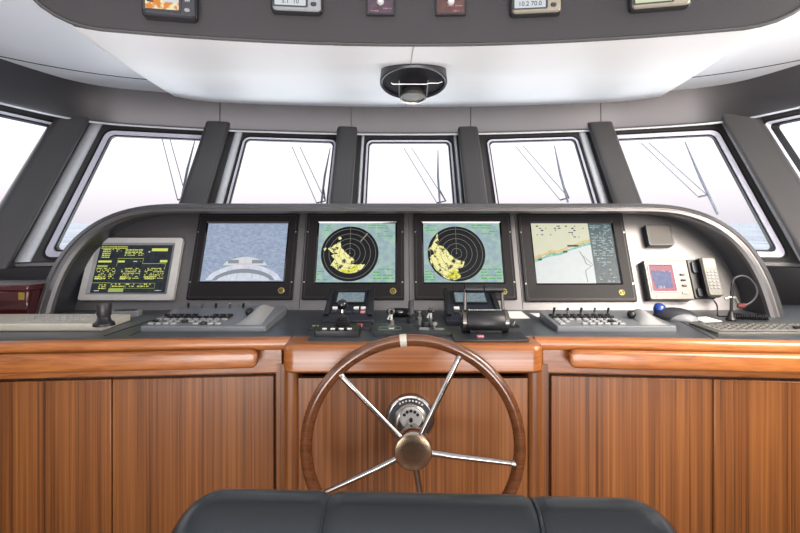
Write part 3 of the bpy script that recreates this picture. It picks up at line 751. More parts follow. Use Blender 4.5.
# ================================================================== WORKTOP AND CABINETS
def edge(x): return 1.908-.084*(max(abs(x), .6)-.6)      # front line of the side counters
WTz = WT+ZC
TEL_END = None
Tn = thing('worktop', 'slate grey worktop with wooden nosing running the whole width', 'worktop', Matrix.Translation((0, 1.9, WTz)))
I0 = Matrix.Translation((0,-1.9,-WTz))
def wl(mb): return mb.tr(I0)
pl = [(-2.5, edge(2.5)),(-.6,1.908),(-.39,1.908),(-.39,1.832),(-.37,1.825),(.37,1.825),(.39,1.832),(.39,1.908),(.6,1.908),(2.5,edge(2.5)),(2.5,2.62),(-2.5,2.62)]
obj('countertop', wl(MB().prism(pl, WTz-.03, WTz)), 'top', Tn, bevel=.002)
def runner(xa, xb, y_off, prof, wtz=0):   # prism along the side counter front
    rows = []
    n = 6
    for j in range(n+1):
        x = xa+(xb-xa)*j/n; y = edge(x)
        rows.append([Vector((x, y+p[0], ZC+p[1])) for p in prof+[prof[0]]])
    mb = MB().grid(rows); k = len(prof)+1
    mb.f.append(tuple(range(k-1))); mb.f.append(tuple(n*k+i for i in range(k-1)))
    return mb
npf = [(0,WT-.001),(-.012,WT-.001),(-.022,WT-.006),(-.027,WT-.016),(-.027,WT-.036),(-.022,WT-.046),(-.01,WT-.05),(.03,WT-.05),(.03,WT-.031),(0,WT-.031)]
for s in (-1, 1): obj('wooden_nosing', wl(runner(s*.462, s*2.5, 0, npf)), 'teak_x', Tn)
# seams and inlay lines on the worktop
mb = MB()
for (a, b) in (((104,336),(186,309)), ((694,324),(718,337)), ((676,319),(714,339)), ((130,336),(176,315))):
    A_, B_ = top(*a), top(*b); mb.tube([(A_[0],A_[1],WTz),(B_[0],B_[1],WTz)], .0018, 6)
obj('worktop_seam', wl(mb), 'rubber', Tn)
# grab rails
for s in (-1, 1):
    xa, xb = s*(.5825 if s < 0 else .588), s*2.45
    y = edge(.8)
    T = thing('grab_rail', 'rounded teak grab rail along the %s cabinets' % ('left' if s < 0 else 'right'), 'rail', Matrix.Translation((s*.6, 1.87, ZC-.51)))
    A = Vector((xa, edge(xa), 0)); B = Vector((xb, edge(xb), 0)); e_ = (B-A).normalized(); L_ = (B-A).length
    n_ = Vector((e_.y, -e_.x, 0)) if s > 0 else Vector((-e_.y, e_.x, 0))
    if n_.y > 0: n_ = -n_
    zc = -.508; hh = .068
    rows = []
    for (t, k_) in [(0,.55),(.004,.75),(.012,.92),(.024,1.0),(.04,1.0)]+[(L_*j/8,1.0) for j in range(1,9)]:
        pr = rr(0, 0, .034*(.6+.4*k_), hh*k_, .015*k_, 4)
        rows.append([A+e_*t+n_*(.048-p[0]*-1)+Vector((0,0,ZC+zc+p[1])) for p in pr+[pr[0]]])
    mb = MB().grid(rows); kk = len(rows[0]); mb.f.append(tuple(range(kk-1)))
    obj('rail_bar', mb.tr(Matrix.Translation((-s*.6,-1.87,-ZC+.51))), 'teak_x', T)
    for xx in (.75, 1.4, 2.1):
        mb = MB().box(s*xx, edge(xx)+.0, ZC+zc, .05, .07, .03).tr(Matrix.Translation((-s*.6,-1.87,-ZC+.51))); obj('rail_bracket', mb, 'teak_dark', T)
# side cabinets
def door_u(px, zr, off): # pixel column -> x on the cabinet front
    x = .9 if px > 400 else -.9
    for _ in range(12): x = (px-400)/F*(edge(x)+off)+CX
    return x
for s, seam, lab in ((-1, 112, 'left teak cabinet with two tall doors'), (1, 713, 'right teak cabinet with two tall doors')):
    xs = door_u(seam, -.7, .02); xi = door_u(274 if s < 0 else 551, -.7, .02)
    T = thing('base_cabinet', lab, 'cabinet', Matrix.Translation((s*1.3, 2.1, 0)), 'teak base cabinets')
    tr = Matrix.Translation((-s*1.3,-2.1,0))
    def slab(xa, xb, z0, z1, f0, f1):
        ya, yb = edge(xa), edge(xb)
        return MB().add([(xa,ya+f0,z0),(xb,yb+f0,z0),(xb,yb+f1,z0),(xa,ya+f1,z0),(xa,ya+f0,z1),(xb,yb+f0,z1),(xb,yb+f1,z1),(xa,ya+f1,z1)],
            [(3,2,1,0),(4,5,6,7),(0,1,5,4),(1,2,6,5),(2,3,7,6),(3,0,4,7)]).tr(tr)
    zt_ = ZC-.592
    obj('carcass', slab(s*.52, s*2.5, .1, WTz-.032, .045, .5), 'teak_dark', T, smooth=False)
    obj('apron_board', slab(s*.50, s*2.5, ZC-.578, WTz-.05, .012, .03), 'teak_x', T, bevel=.003)
    g_ = .0018*s
    obj('door', slab(xi, xs-g_, .12, zt_, .018, .04), 'teak', T, bevel=.004)
    obj('door', slab(xs+g_, s*2.05, .12, zt_, .018, .04), 'teak', T, bevel=.004)
    obj('door', slab(s*2.056, s*2.49, .12, zt_, .018, .04), 'teak', T, bevel=.004)
    obj('plinth', slab(s*.52, s*2.5, 0, .1, .09, .12), 'black', T, smooth=False)
# helm pedestal in the middle
T = thing('helm_cabinet', 'projecting teak helm cabinet with rounded top behind the wheel', 'cabinet', Matrix.Translation((0, 1.85, 0)))
tr = Matrix.Translation((0,-1.85,0))
pl = rr(0, 1.768+.09, .935, .18, .045, 8)
mb = MB(); n = len(pl); zs = []
def scaled(k): return rr(0, 1.768+.09, .935-2*k, .18-2*k, max(.045-k,.01), 8)
lev = [(ZC-.538,.012),(ZC-.535,.005),(ZC-.528,.0),(ZC+WT-.022,0),(ZC+WT-.011,.003),(ZC+WT-.004,.010),(ZC+WT-.002,.018)]
rows = [[Vector((p[0], p[1], z)) for p in scaled(k)+[scaled(k)[0]]] for z, k in lev]
mb.grid(rows); kk = n+1; mb.f.append(tuple(reversed(range(n)))); mb.f.append(tuple((len(lev)-1)*kk+i for i in range(n)))
obj('rounded_top', mb.tr(tr), 'teak_x', T)
for s in (-1, 1):
    obj('corner_post', MB().prism(rr(s*.440, 1.855, .052, .12, .02, 6), 0.02, ZC-.539).tr(tr), 'teak', T)
    obj('side_board', MB().box(s*.495, 1.955, .53, .05, .08, .86).tr(tr), 'teak', T)
obj('front_panel', MB().box(0, 1.822, .49, .828, .03, .90).tr(tr), 'teak', T)
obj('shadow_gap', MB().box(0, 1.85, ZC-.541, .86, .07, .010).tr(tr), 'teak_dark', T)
# ================================================================== STEERING WHEEL
wy = 1.58; wz = ZC-.711; Rm = .338
T = thing('steering_wheel', 'large wooden ship wheel with five chrome spokes', 'wheel', frame((-.006, wy, wz), (1,0,0), (0,0,1), (0,-1,0)))
rim = MB().tube([(Rm*math.cos(2*PI*i/96), Rm*math.sin(2*PI*i/96), 0) for i in range(96)], .0195, 16, True); obj('rim', rim, 'teak_rim', T)
ba = math.radians(95.2)
obj('rim_band', MB().tube([((Rm)*math.cos(ba+t), Rm*math.sin(ba+t), 0) for t in (-.031,-.015,0,.015,.031)], .0203, 16), 'ivory', T)['label'] = 'pale band marking the top of the rim'
for k_ in range(5):
    a = math.radians(63+72*k_); c_, s_ = math.cos(a), math.sin(a)
    sp = MB().tube([(.045*c_,.045*s_,.022),(.12*c_,.12*s_,.020),((Rm-.015)*c_,(Rm-.015)*s_,.004)], [.0105,.0098,.0085], 12); so_ = obj('spoke', sp, 'chrome', T)
    a2 = Rm-.012
    obj('spoke_ferrule', MB().tube([((a2-.014)*c_,(a2-.014)*s_,.006),(a2*c_,a2*s_,.004)], [.0095,.012], 12), 'steel', so_)
obj('hub', MB().lathe([(.050,-.03),(.058,-.02),(.0605,0),(.0605,.03),(.058,.037)], 40), 'chrome', T)
obj('hub_cap', MB().lathe([(.058,.034),(.0568,.039),(.053,.0405),(.03,.041),(0,.041)], 40), 'hubcap', T)
T = thing('wheel_column', 'round chrome steering column flange on the teak panel behind the hub', 'steering column', frame((-.010, 1.807, wz+.006), (1,0,0), (0,0,1), (0,-1,0)))
obj('flange', MB().lathe([(.088,0),(.088,.012),(.084,.020),(.076,.024)], 48), 'chrome', T)
obj('dial_ring', MB().lathe([(.077,.010),(.077,.025),(.060,.027)], 48), 'darkpl', T)
obj('dial_print', MB().add([Vector((r_*math.cos(a), r_*math.sin(a), .0275)) for a in [math.radians(50+i*5) for i in range(17)] for r_ in (.066,.072)], [(2*i,2*i+1,2*i+3,2*i+2) for i in range(0,16,2)]), 'label', T, smooth=False)
obj('collar', MB().lathe([(.062,.02),(.062,.045),(.056,.052),(.046,.056)], 40), 'steel', T)
obj('shaft', MB().lathe([(.046,.05),(.046,.10),(.030,.108),(.030,.215),(.040,.222),(.040,.228)], 28), 'chrome', T)
DC = Matrix.Translation((0,.042,0))
obj('ratchet_disc', MB().lathe([(.036,.10),(.038,.104),(.038,.118),(.033,.122),(.0,.122)], 28, DC), 'lightgrey', T)
for i in range(5):
    a = math.radians(30+i*30); obj('disc_hole', MB().lathe([(.0055,.1195),(.0055,.1235),(0,.1235)], 10, Matrix.Translation((.026*math.cos(a), .042+.026*math.sin(a), 0))), 'black', T)
obj('release_lever', MB().box(-.001,.006,.130,.015,.07,.008), 'ivory', T, bevel=.002)
obj('lever_bolt', MB().lathe([(.006,.12),(.006,.137),(0,.137)], 14, Matrix.Translation((0,.040,0))), 'black', T)
# ================================================================== HELM CHAIR
cxr = -.02
T = thing('helm_chair', 'black leather helm chair back with piped side bolsters in the foreground', 'chair', Matrix.Translation((cxr, .82, 0)) @ Matrix.Rotation(math.radians(-2.2), 4, 'Z') @ Matrix.Translation((0,-.27,0)))
zt_ = ZC-.306; hb = .62
def cushion(x0, x1, zc_top, endL, endR, nx=14):
    rows = []
    for j in range(nx+1):
        u = j/nx; x = x0+(x1-x0)*u
        # drop of the top at the outer ends, slight roll in at seams
        dL = max(0, 1-(x-x0)/.055) if endL else 0; dR = max(0, 1-(x1-x)/.055) if endR else 0
        dd = max(dL, dR); drop = .062*(1-math.sqrt(max(0, 1-dd*dd)))
        sL = max(0, 1-(x-x0)/.012) if not endL else 0; sR = max(0, 1-(x1-x)/.012) if not endR else 0
        sd = max(sL, sR); dip = .005*sd*sd
        th = .062-.026*dd**2-dip
        r = []
        zt2 = zc_top-drop-dip
        for q in range(33):
            a = -PI/2+0; 
            if q <= 24:
                b_ = PI*q/24; y = -th*math.cos(b_); z = zt2-th+th*math.sin(b_)
            else: y = th; z = zt2-th-(hb-.06)*(q-24)/8
            r.append(Vector((x, y, z)))
        r = [Vector((x, -th, zt2-hb+.06-.0))]+r
        rows.append(r)
    mb = MB().grid(rows); kk = len(rows[0])
    mb.f.append(tuple(range(kk))); mb.f.append(tuple(nx*kk+i for i in range(kk)))
    return mb
obj('backrest', cushion(-.098, .132, zt_, False, False, 24), 'leather', T)
obj('side_bolster', cushion(-.274, -.098, zt_, True, False, 24), 'leather', T)
obj('side_bolster', cushion(.132, .292, zt_-.001, False, True, 24), 'leather', T)
def pipe(x, drop, th, r=.003):
    return MB().tube([(x, -th*math.cos(PI*q/20), zt_-drop-th+th*math.sin(PI*q/20)) for q in range(21)]+[(x, th, zt_-drop-th-.3)], r, 8)
obj('seam_piping', pipe(.132, .004, .0585, .0024), 'leather', T); obj('seam_piping', pipe(-.098, .005, .058, .0016), 'leather', T)
for s in (-1, 1):
    pts = []
    for j in range(15):
        dd = 1-j/14*.45; x = (.292 if s > 0 else -.274)-s*.07*(1-dd); drop = .062*(1-math.sqrt(max(0,1-dd*dd))); th = .062-.026*dd*dd
        pts.append((x, -th*.72, zt_-drop-th+th*.72+.001))
    pts = [(pts[0][0], pts[0][1], pts[0][2]-.25)]+pts
    obj('edge_piping', MB().tube(pts, .0028, 8), 'piping', T)
obj('seat', MB().rbox(0, .27, .52, .50, .58, .70, .06, .02), 'leather', T)
for s in (-1, 1): obj('armrest', MB().rbox(s*.30, .24, .06, .34, .80, .84, .02, .008), 'leather', T); obj('armrest_post', MB().cyl((s*.30,.2,.64),(s*.30,.2,.80),.015), 'steel', T)
obj('back_frame', MB().box(0, -.0, .66, .3, .06, .16), 'black', T)
obj('pedestal', MB().cyl((0,.27,.02),(0,.27,.58),.05), 'steel', T); obj('pedestal_base', MB().lathe([(.2,0),(.2,.012),(.06,.03)], 32, Matrix.Translation((0,.27,0))), 'steel', T)
# ================================================================== THINGS ON THE WORKTOP
E_ = .0005
# left ivory control box + joystick
x1 = -1.235; x0 = -1.95
T = thing('control_box', 'flat ivory control panel box at the far left of the worktop', 'control box', WF((x0+x1)/2, 2.10))
obj('casing', MB().prism([(-.3575,-.115),(.3575,-.105),(.3575,.105),(-.3575,.105)], E_, .030), 'ivory', T, bevel=.003)
k0 = obj('key', MB().rbox(0,0,.020,.012,.030,.033,.003,.001), 'lightgrey', T); k0.location = (.0,-.05,0)
for r_ in range(3):
    for c_ in range(10):
        if r_+c_: dup(k0, T, (-.02+.027*c_-.0, -.05+.04*r_, 0))
jx, jy = top(104, 325.5, .03)
T = thing('joystick', 'short black joystick knob standing on the ivory control box', 'joystick', Matrix.Translation((jx, jy, WTz+.0305)))
obj('boot', MB().lathe([(.040,0),(.038,.010),(.026,.020),(.022,.034)], 24), 'black', T)
obj('grip', MB().lathe([(.021,.032),(.026,.042),(.027,.082),(.024,.09),(0,.09)], 24), 'greyd', T)
# remote lying behind
a = top(96, 316.5)
T = thing('handheld_remote', 'grey handheld remote lying behind the ivory box', 'remote', WF(-1.345, 2.31, .15))
obj('remote_body', MB().rbox(0,0,.19,.06,E_,.026,.012,.005), 'midgrey', T); obj('remote_keys', MB().rbox(.03,0,.09,.04,.026,.029,.006,.001), 'darkpl', T)
obj('remote_end', MB().lathe([(.022,0),(.024,.01),(.02,.03),(.0,.032)], 20, Matrix.Translation((-.085,0,.0))), 'darkpl', T)
# keyboards
def keyboard(x0, x1, y0, y1, lab, hump_x, seed, mirror=1):
    cx, cy = (x0+x1)/2, (y0+y1)/2; w, dep = x1-x0, y1-y0
    T = thing('control_keyboard', lab, 'keyboard', WF(cx, cy), 'grey control keyboards on the worktop')
    def tilt(v): return Vector((v.x, v.y, v.z+(v.y+dep/2)*.045 if v.z > .005 else v.z))
    obj('casing', MB().rbox(0,0,w,dep,E_,.022,.008,.003,fn=tilt), 'kbgrey', T)
    rnd = random.Random(seed)
    k0 = obj('key', MB().rbox(0,0,.022,.016,.0,.007,.003,.0015), 'keygrey', T); kd = obj('key', MB().rbox(0,0,.022,.016,.0,.010,.003,.0015), 'black', T)
    kx0, kx1 = -w/2+.03, w/2-.15; nx = int((kx1-kx0)/.03); used = set()
    for r_ in range(5):
        for c_ in range(nx):
            if rnd.random() < .12: continue
            src = kd if r_ >= 3 or rnd.random() < .12 else k0
            y = -dep/2+.03+r_*.035
            loc = (kx0+c_*.030, y, .0225+(y+dep/2)*.045)
            if src not in used: src.location = loc; used.add(src)
            else: dup(src, T, loc)
    for i in range(5):      # small toggle levers along the back
        x = kx0+.02+i*(kx1-kx0)/5; obj('toggle_lever', MB().tube([(x, dep/2-.045, .03), (x+.004, dep/2-.05, .06)], [.004,.006], 8), 'chrome' if i % 2 else 'black', T)
    # palm hump with trackball
    hx = hump_x-cx; g_ = []
    for j in range(13):
        v = j/12; row = []
        for i in range(13):
            u = i/12*2-1
            hz = .046*(1-abs(u)**1.7)*(math.sin(PI*min(1, v*1.0))**.8)*(.55+.45*v)
            row.append(Vector((hx+u*.045*(1.15-.5*v), -dep/2+.02+v*(dep-.06), .023+.045*v*dep+hz)))
        g_.append(row)
    obj('palm_rest', MB().grid(g_), 'keygrey', T)
    obj('trackball', MB().ball((hx-.045*mirror, 0, .045), .018), 'black', T)
    return T
keyboard(-1.078,-.580,1.982,2.36, 'grey control keyboard on the worktop left of the joystick, with pale palm rest', -.655, 1, 1)
keyboard(.576,1.052,1.982,2.24, 'grey control keyboard on the worktop right of the throttle, with pale palm rest', .975, 2, 1)
def flr(mb):
    for v in mb.v: v.z = max(v.z, E_)
    return mb
# trackball device
x, y = top(672, 319)
T = thing('trackball_mouse', 'dark grey trackball mouse with shiny blue ball', 'trackball', WF(x, y, -.5))
obj('mouse_body', flr(MB().ball((.012,0,.010), .078, 1.15, .62, .55)), 'darkpl', T)
obj('mouse_ball', MB().ball((-.05,.0,.042), .027), 'blue', T)['label'] = 'shiny blue ball'
obj('mouse_edge', flr(MB().ball((.032,-.006,.004), .073, .98, .66, .50)), 'midgrey', T)
# right flat keypad
T = thing('flat_keypad', 'flat pale membrane keypad at the far right of the worktop', 'keypad', WF(1.53, 2.03))
obj('casing', MB().rbox(0,0,.70,.20,E_,.008,.006,.002), 'silver', T)
obj('key_field', MB().rbox(-.02,0,.60,.13,.008,.0095,.004), 'midgrey', T)
k0 = obj('key', MB().rbox(0,0,.024,.018,.0095,.012,.003,.001), 'silver', T); k0.location = (-.29,-.045,0)
for r_ in range(4):
    for c_ in range(18):
        if r_+c_: dup(k0, T, (-.29+.033*c_, -.045+.03*r_, 0))
x, y = top(797, 331.5); solo('pen', 'short black pen lying on the pale keypad at the right edge', 'pen', MB().tube([(-.04,0,0),(.03,0,0),(.05,.0,0)], [.006,.006,.003], 10), 'black', Matrix.Translation((x+.02, y, WTz+.0185)) @ Matrix.Rotation(.2,4,'Z'))
# papers
def paper(pts, lab, m='paper'):
    w_ = [top(*p) for p in pts]; c = (sum(p[0] for p in w_)/4, sum(p[1] for p in w_)/4)
    mb = MB().prism([(p[0]-c[0], p[1]-c[1]) for p in w_], E_, .0018)
    solo('paper_sheet', lab, 'paper', mb, m, WF(*c), smooth=False)
paper([(504,311.5),(521,311.5),(530,318.5),(511,318.5)], 'white paper sheet lying right of the throttle')
paper([(530,313.6),(561,313.6),(569,317),(537,317)], 'narrow white strip below the chart monitor')  # thin white strip laid flat on the worktop
paper([(694,318),(706,316.8),(722,321.5),(704,322.5)], 'small white paper sheet under the telephone')
# autopilot control heads
def control_head(px0, px1, lab, mirror, white):
    xa, ya = top(px0, 320, .02); xb, _ = top(px1, 320, .02)
    cx = (xa+xb)/2; w = xb-xa-.02; y0, y1 = 2.10, 2.35
    T = thing('autopilot_head', lab, 'control unit', WF(cx, y0), 'desk control units with small screens')
    prof = [(0,E_),(0,.022),(.03,.032),(.235,.118),(.250,.112),(.250,E_)]
    mb = MB(); n = len(prof)
    mb.add([(s*w/2*(1-.10*p[0]/.25), p[0], p[1]) for s in (-1,1) for p in prof], [tuple(reversed(range(n))), tuple(range(n,2*n))]+[(i,(i+1)%n,n+(i+1)%n,n+i) for i in range(n)])
    obj('casing', mb, 'navy', T, bevel=.004)
    slope = math.atan2(.086,.205)
    S_ = Matrix.Translation((0,.03,.032)) @ Matrix.Rotation(slope, 4, 'X')
    ln = .222
    def on(mb): return mb.tr(S_)
    for s in (-1, 1):
        obj('side_cheek', on(MB().box(s*(w/2-.018), ln*.5, .006, .022, ln*.96, .016)), 'black' if s*mirror < 0 else 'midgrey' if 0 else 'black', T, bevel=.003)
    obj('screen_bezel', on(MB().ring(rr(0,ln*.68,w*.62,ln*.48,.006), rr(0,ln*.68,w*.55,ln*.38,.003), 0, .006)), 'black', T)
    obj('display_screen', on(MB().rbox(0,ln*.68,w*.55,ln*.38,0,.0035,.003)), 's_lcdblue', T)
    for i in range(5):
        if i in white: obj('button', on(MB().rbox(-w*.28+i*w*.14,ln*.28,w*.10,.014,0,.007,.003,.001)), 'label', T)
    for i in range(5):
        obj('button', on(MB().rbox(-w*.28+i*w*.14,ln*.14,w*.10,.013,0,.006,.003,.001)), 'pink' if i == 4 else 'darkpl', T)
    return T
control_head(319, 376, 'dark desk control unit with small grey screen left of the wheel centre', 1, (0,1,3,4))
control_head(443, 507, 'dark desk control unit with small blue-grey screen behind the throttle', -1, (0,))
# side light wedge at right of left head
# black key plate with joystick in front
x, y = top(340, 331); y = 1.95
T = thing('thruster_joystick', 'black key panel with ball-topped joystick and rubber bellows', 'joystick', WF(x, y))
obj('panel_base', MB().rbox(0,-.0,.17,.12,E_,.024,.006,.002), 'black', T)
obj('panel_plate', MB().rbox(-.005,.10,.25,.09,E_,.012,.005,.002), 'darkpl', T)
b0 = obj('button', MB().rbox(0,0,.018,.008,.024,.029,.002,.001), 'label', T); b0.location = (-.05,-.035,0)
for i in (1,2,3): dup(b0, T, (-.05+.032*i, -.035, 0))
b0 = obj('button', MB().rbox(0,0,.016,.008,.012,.017,.002,.001), 'goldmark', T); b0.location = (-.11,.08,0)
for i in range(1,5): dup(b0, T, (-.11+.02*i, .08, 0))
obj('stop_key', MB().rbox(.075,.07,.022,.014,.012,.019,.003,.001), 'pink', T); obj('stop_key', MB().rbox(.075,.10,.022,.014,.012,.019,.003,.001), 'red', T)
JM = Matrix.Translation((.012,.02,0))
pr = [(.038,.024)]
for i in range(5): pr += [(.038-.0040*i,.028+i*.0085),(.027-.0030*i,.032+i*.0085)]
pr += [(.008,.070),(.008,.078)]
obj('bellows', MB().lathe(pr, 24, JM), 'greyd', T)
obj('stick', MB().cyl((.012,.02,.07),(.012,.02,.098),.007), 'chrome', T); obj('ball_knob', MB().ball((.012,.02,.110), .021), 'blackg', T)
# centre engine panel
x, y = top(411, 329); y = 1.985
T = thing('engine_start_panel', 'low dark switch panel in the middle behind the wheel rim', 'switch panel', WF(x, y))
obj('panel_base', MB().rbox(0,-.01,.30,.15,E_,.012,.006,.002), 'darkpl', T)
obj('window_left', MB().ring(rr(-.085,-.005,.09,.05,.004), rr(-.085,-.005,.080,.04,.003), .012, .016), 'green_frame', T)
obj('window_glass', MB().rbox(-.085,-.005,.08,.04,.012,.014,.003), 'blackg', T)
obj('rocker_switch', MB().rbox(.05,-.02,.04,.02,.012,.020,.003,.002), 'midgrey', T); obj('rocker_switch', MB().rbox(.11,-.02,.04,.02,.012,.018,.003,.002), 'midgrey', T)
obj('dial_knob', MB().lathe([(.014,.012),(.014,.026),(.008,.034),(0,.034)], 18, Matrix.Translation((.095,.02,0))), 'steel', T)
obj('push_knob', MB().lathe([(.018,.012),(.018,.028),(.016,.034),(0,.034)], 18, Matrix.Translation((.06,.03,0))), 'black', T)
x, y = top(411, 322.5)
T = thing('thruster_stick', 'slim upright dark stick with chrome collar in the middle of the worktop', 'lever', WF(x, y))
obj('stick', MB().lathe([(.017,E_),(.017,.014),(.0135,.018),(.0125,.03),(.0145,.034),(.0145,.04),(.012,.044),(.012,.085),(.010,.096),(0,.097)], 20), 'darkpl', T)
obj('stick_collar', MB().lathe([(.0155,.034),(.0155,.041),(.012,.043)], 20), 'chrome', T)
for px, py, lab in ((391.5,322,'bunch of small silver keys standing left of the upright stick'), (431,320.5,'silver ignition key standing right of the upright stick')):
    x, y = top(px, py)
    T = thing('ignition_key', lab, 'key', WF(x, y))
    obj('key_lock', MB().lathe([(.014,E_),(.014,.010),(0,.011)], 16), 'steel', T)
    obj('key_blade', MB().box(0,0,.024,.010,.004,.030), 'label', T, bevel=.001)
    obj('key_bow', MB().ring(rr(0,.046,.030,.026,.012), rr(0,.046,.014,.012,.005), -.002, .002).tr(Matrix.Rotation(PI/2,4,'X')), 'chrome', T)
    obj('spare_key', MB().prism([(-.008,.036),(-.020,.012),(-.012,.008),(-.003,.034)], -.006, -.003).tr(Matrix.Rotation(PI/2,4,'X')), 'label', T)
x, y = top(400, 315.5)
T = thing('shallow_dish', 'shallow black dish with chrome centre behind the stick', 'dish', WF(x, y))
obj('dish_bowl', MB().lathe([(.03,E_),(.06,.012),(.064,.024),(.058,.022),(.03,.010),(0,.008)], 28), 'black', T); obj('dish_centre', MB().lathe([(.02,.009),(.018,.02),(.006,.026),(0,.026)], 20), 'steel', T)
x, y = top(419.5, 319)
solo('push_button_post', 'short chrome push button right of the upright stick', 'button', MB().lathe([(.016,E_),(.016,.008),(.012,.012),(.012,.032),(.009,.036),(0,.036)], 20), 'steel', WF(x, y))
# throttle
x, y = top(484, 332); 
T = thing('engine_throttle', 'black double-lever engine throttle with chrome ends and drum', 'throttle', WF(x-.004, 1.945))
obj('base_plate', MB().rbox(.005,-.065,.275,.13,E_,.008,.006,.002), 'darkpl', T)
RX = Matrix.Rotation(PI/2, 4, 'Y')
obj('drum', MB().lathe([(.045,-.073),(.047,-.070),(.047,.070),(.045,.073)], 36, Matrix.Translation((0,-.0,.0485)) @ RX), 'black', T)
obj('drum_foot', MB().box(0,0,.016,.12,.075,.016), 'black', T)
for s in (-1, 1):
    dsk = obj('end_disc', MB().lathe([(.044,.0),(.044,.014),(.032,.018),(.012,.020),(0,.020)], 30, Matrix.Translation((s*.074,0,.050)) @ Matrix.Rotation(s*PI/2,4,'Y')), 'gunmetal', T)
    obj('disc_bolt', MB().lathe([(.006,.018),(.006,.024),(0,.024)], 12, Matrix.Translation((s*.074,0,.050)) @ Matrix.Rotation(s*PI/2,4,'Y')), 'black', dsk)
    obj('lever_arm', MB().tube([(s*.078,0,.06),(s*.074,.01,.10),(s*.072,.02,.172)], [.009,.007,.006], 10), 'gunmetal', T)
    obj('lever_grip', MB().cyl((s*.074,.02,.172),(s*.003,.02,.172),.0155,16), 'black', T)
mb = MB()
for i in range(13): mb.box(-.06+.01*i, -.012, .0955, .003 if i % 3 else .005, .012, .002)
obj('scale_marks', mb, 'label', T)
obj('stop_button', MB().rbox(-.03,-.088,.026,.018,.008,.014,.004,.002), 'pink', T)
# small knob block at right of throttle
x, y = top(513, 327)
T = thing('trim_switch', 'tiny black switch block right of the throttle', 'switch', WF(x, y)); obj('switch_body', MB().rbox(0,0,.05,.03,E_,.008,.004,.002), 'black', T); obj('switch_toggle', MB().tube([(0,0,.008),(.008,0,.024)], [.004,.003], 8), 'chrome', T)
# goose-neck microphone
x, y = top(731, 320.5)
T = thing('gooseneck_microphone', 'black gooseneck microphone with red tip at the right end', 'microphone', WF(x, y))
def loc(px, py, d=None): 
    d = d or y; v = P(px, py, d); return (v.x-x, v.y-y, v.z-WTz)
obj('microphone_base', MB().lathe([(.02,E_),(.022,.006),(.014,.02),(.009,.04)], 20), 'black', T)
obj('post', MB().tube([(0,0,.02), loc(731.5,300), loc(732.5,283)], .0065, 10), 'black', T)
gp = [loc(*p) for p in ((732.5,284),(734,279),(738,276.5),(744,276),(750,279),(755,285),(757,292),(755,298),(750,303),(744,305.5))]
def cat(pts, n=5):
    pts = [Vector(p) for p in pts]; out = []
    for i in range(len(pts)-1):
        p0, p1, p2, p3 = pts[max(0,i-1)], pts[i], pts[i+1], pts[min(len(pts)-1,i+2)]
        for k in range(n):
            t = k/n; out.append(.5*((2*p1)+(-p0+p2)*t+(2*p0-5*p1+4*p2-p3)*t*t+(-p0+3*p1-3*p2+p3)*t**3))
    return out+[pts[-1]]
obj('gooseneck', MB().tube(cat(gp), .0045, 10), 'darkpl', T)
obj('microphone_tip', MB().tube([loc(745,305.3), loc(741,306), loc(737.5,306)], [.010,.012,.006], 12), 'redmic', T)['label'] = 'dark red tip'
obj('clip', MB().tube([loc(725,299), loc(730,297), loc(735,297.5), loc(738,303)], .006, 8), 'steel', T)
# coiled cord from the handset
A = Vector((*top(726,318), WTz+.014)); B = Vector((*top(767,321), WTz+.014))
A = Vector((x+.012, y+.03, WTz+.0155)); B = Vector((x+.165, y+.0, WTz+.0155))
n_ = 17; pts = []
ax = (B-A).normalized(); u_ = ax.cross(Vector((0,0,1))).normalized()
for i in range(n_*8):
    t = i/(n_*8-1); a = 2*PI*i/8; pts.append(A+(B-A)*t+(u_*math.cos(a)+Vector((0,0,1))*math.sin(a))*.0115)
tx, ts = fasc(713, 302, .05); h0 = FF(tx, ts) @ Vector((0,0,.05))
tail = cat([h0, h0+Vector((.01,-.02,-.03)), Vector((x-.035, y+.04, WTz+.03)), Vector((x-.03, y+.04, WTz+.012)), pts[0]], 6)
mb = MB().tube([v-A for v in tail[:-1]+pts], .0034, 6)
mb.tr(TP.matrix_world.inverted() @ Matrix.Translation(A)); obj('coiled_cord', mb, 'black', TP)
# mahogany box on left
T = thing('wooden_box', 'dark red polished wooden box with small gold emblem at far left', 'box', Matrix.Translation((-1.93, 2.36, WTz)))
obj('box_body', MB().box(0,0,.062,.40,.2,.122), 'mahog', T, bevel=.006); obj('box_lid', MB().box(0,0,.136,.41,.21,.026), 'mahog', T, bevel=.006)
obj('gold_emblem', MB().rbox(.172,.100,.026,.034,.099,.102,.003).tr(Matrix.Rotation(PI/2,4,'X')), 'gold', T)
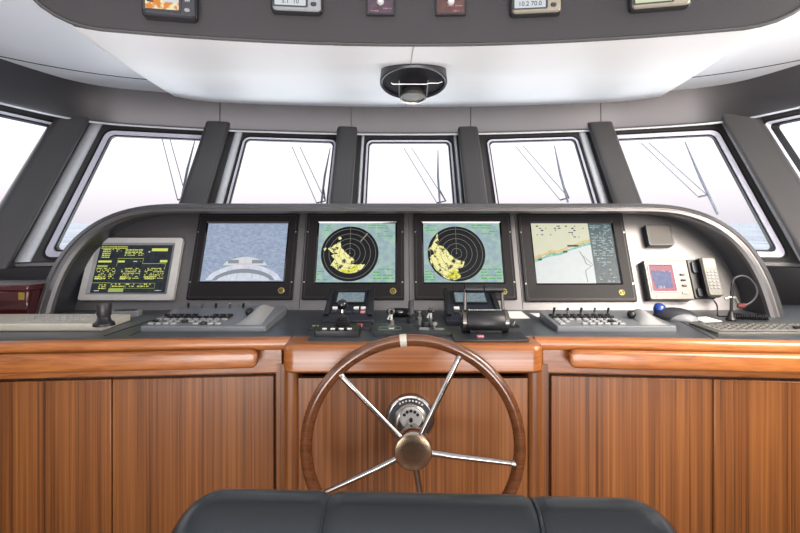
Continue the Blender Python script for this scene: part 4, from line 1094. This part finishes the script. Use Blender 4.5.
# ================================================================== LIGHT, WORLD, CAMERA
w = bpy.data.worlds.new('sky'); C.world = w; w.use_nodes = True; nt = w.node_tree
bg = nt.nodes['Background']; tc = nt.nodes.new('ShaderNodeTexCoord'); sp = nt.nodes.new('ShaderNodeSeparateXYZ'); r = nt.nodes.new('ShaderNodeValToRGB')
nt.links.new(tc.outputs['Generated'], sp.inputs[0]); nt.links.new(sp.outputs['Z'], r.inputs[0])
e = r.color_ramp.elements; e[0].position = 0; e[0].color = (.66,.62,.68,1); e[1].position = .35; e[1].color = (1.0,1.03,1.08,1)
k_ = e.new(.06); k_.color = (.86,.80,.83,1); k_ = e.new(.16); k_.color = (1.0,.99,1.0,1)
nt.links.new(r.outputs[0], bg.inputs[0]); bg.inputs[1].default_value = 1.32
def area(name, loc, target, size, energy, col):
    l = bpy.data.lights.new(name, 'AREA'); l.energy = energy; l.color = col; l.shape = 'RECTANGLE'; l.size = size[0]; l.size_y = size[1]
    o = bpy.data.objects.new(name, l); COL.objects.link(o); o.location = loc
    o.rotation_euler = (Vector(target)-Vector(loc)).to_track_quat('-Z', 'Y').to_euler(); return o
def spread(o, deg): o.data.spread = math.radians(deg)
spread(area('warm_side_light', (1.9, .7, 1.75), (1.15, 2.9, 1.75), (.5,.5), 20, (1,.90,.78)), 110)
spread(area('warm_fascia_fill', (1.78, 1.35, 2.28), (.95, 2.7, 1.5), (1.1,.7), 54, (1,.91,.80)), 140)  # added out-of-view lamp, set to reflect in the right fascia
area('cabin_fill', (-.2, -1.2, 2.0), (0, 2.2, 1.0), (2.6,1.0), 24, (1,.97,.94))
spread(area('ceiling_fill', (0, -.9, .7), (0, 1.9, 2.7), (3.0,.8), 62, (1,.98,.97)), 110)  # added unseen uplight behind the camera to brighten the ceiling
area('sea_bounce_fill', (0, 6.2, -.2), (0, 2.6, 2.1), (8,2.2), 310, (.95,.98,1))  # added hidden lamp outside, standing in for light thrown up by the sea
cam = bpy.data.cameras.new('camera'); co = bpy.data.objects.new('camera', cam); COL.objects.link(co)
co.location = (CX, 0, ZC); co.rotation_euler = (PI/2, 0, 0)
cam.sensor_fit = 'HORIZONTAL'; cam.sensor_width = 36; cam.lens = F*36/800
cam.shift_y = -(266.5-H)/800
cam.clip_start = .02; cam.clip_end = 20000
C.camera = co
C.view_settings.view_transform = 'Standard'; C.view_settings.exposure = 0; C.view_settings.look = 'None'
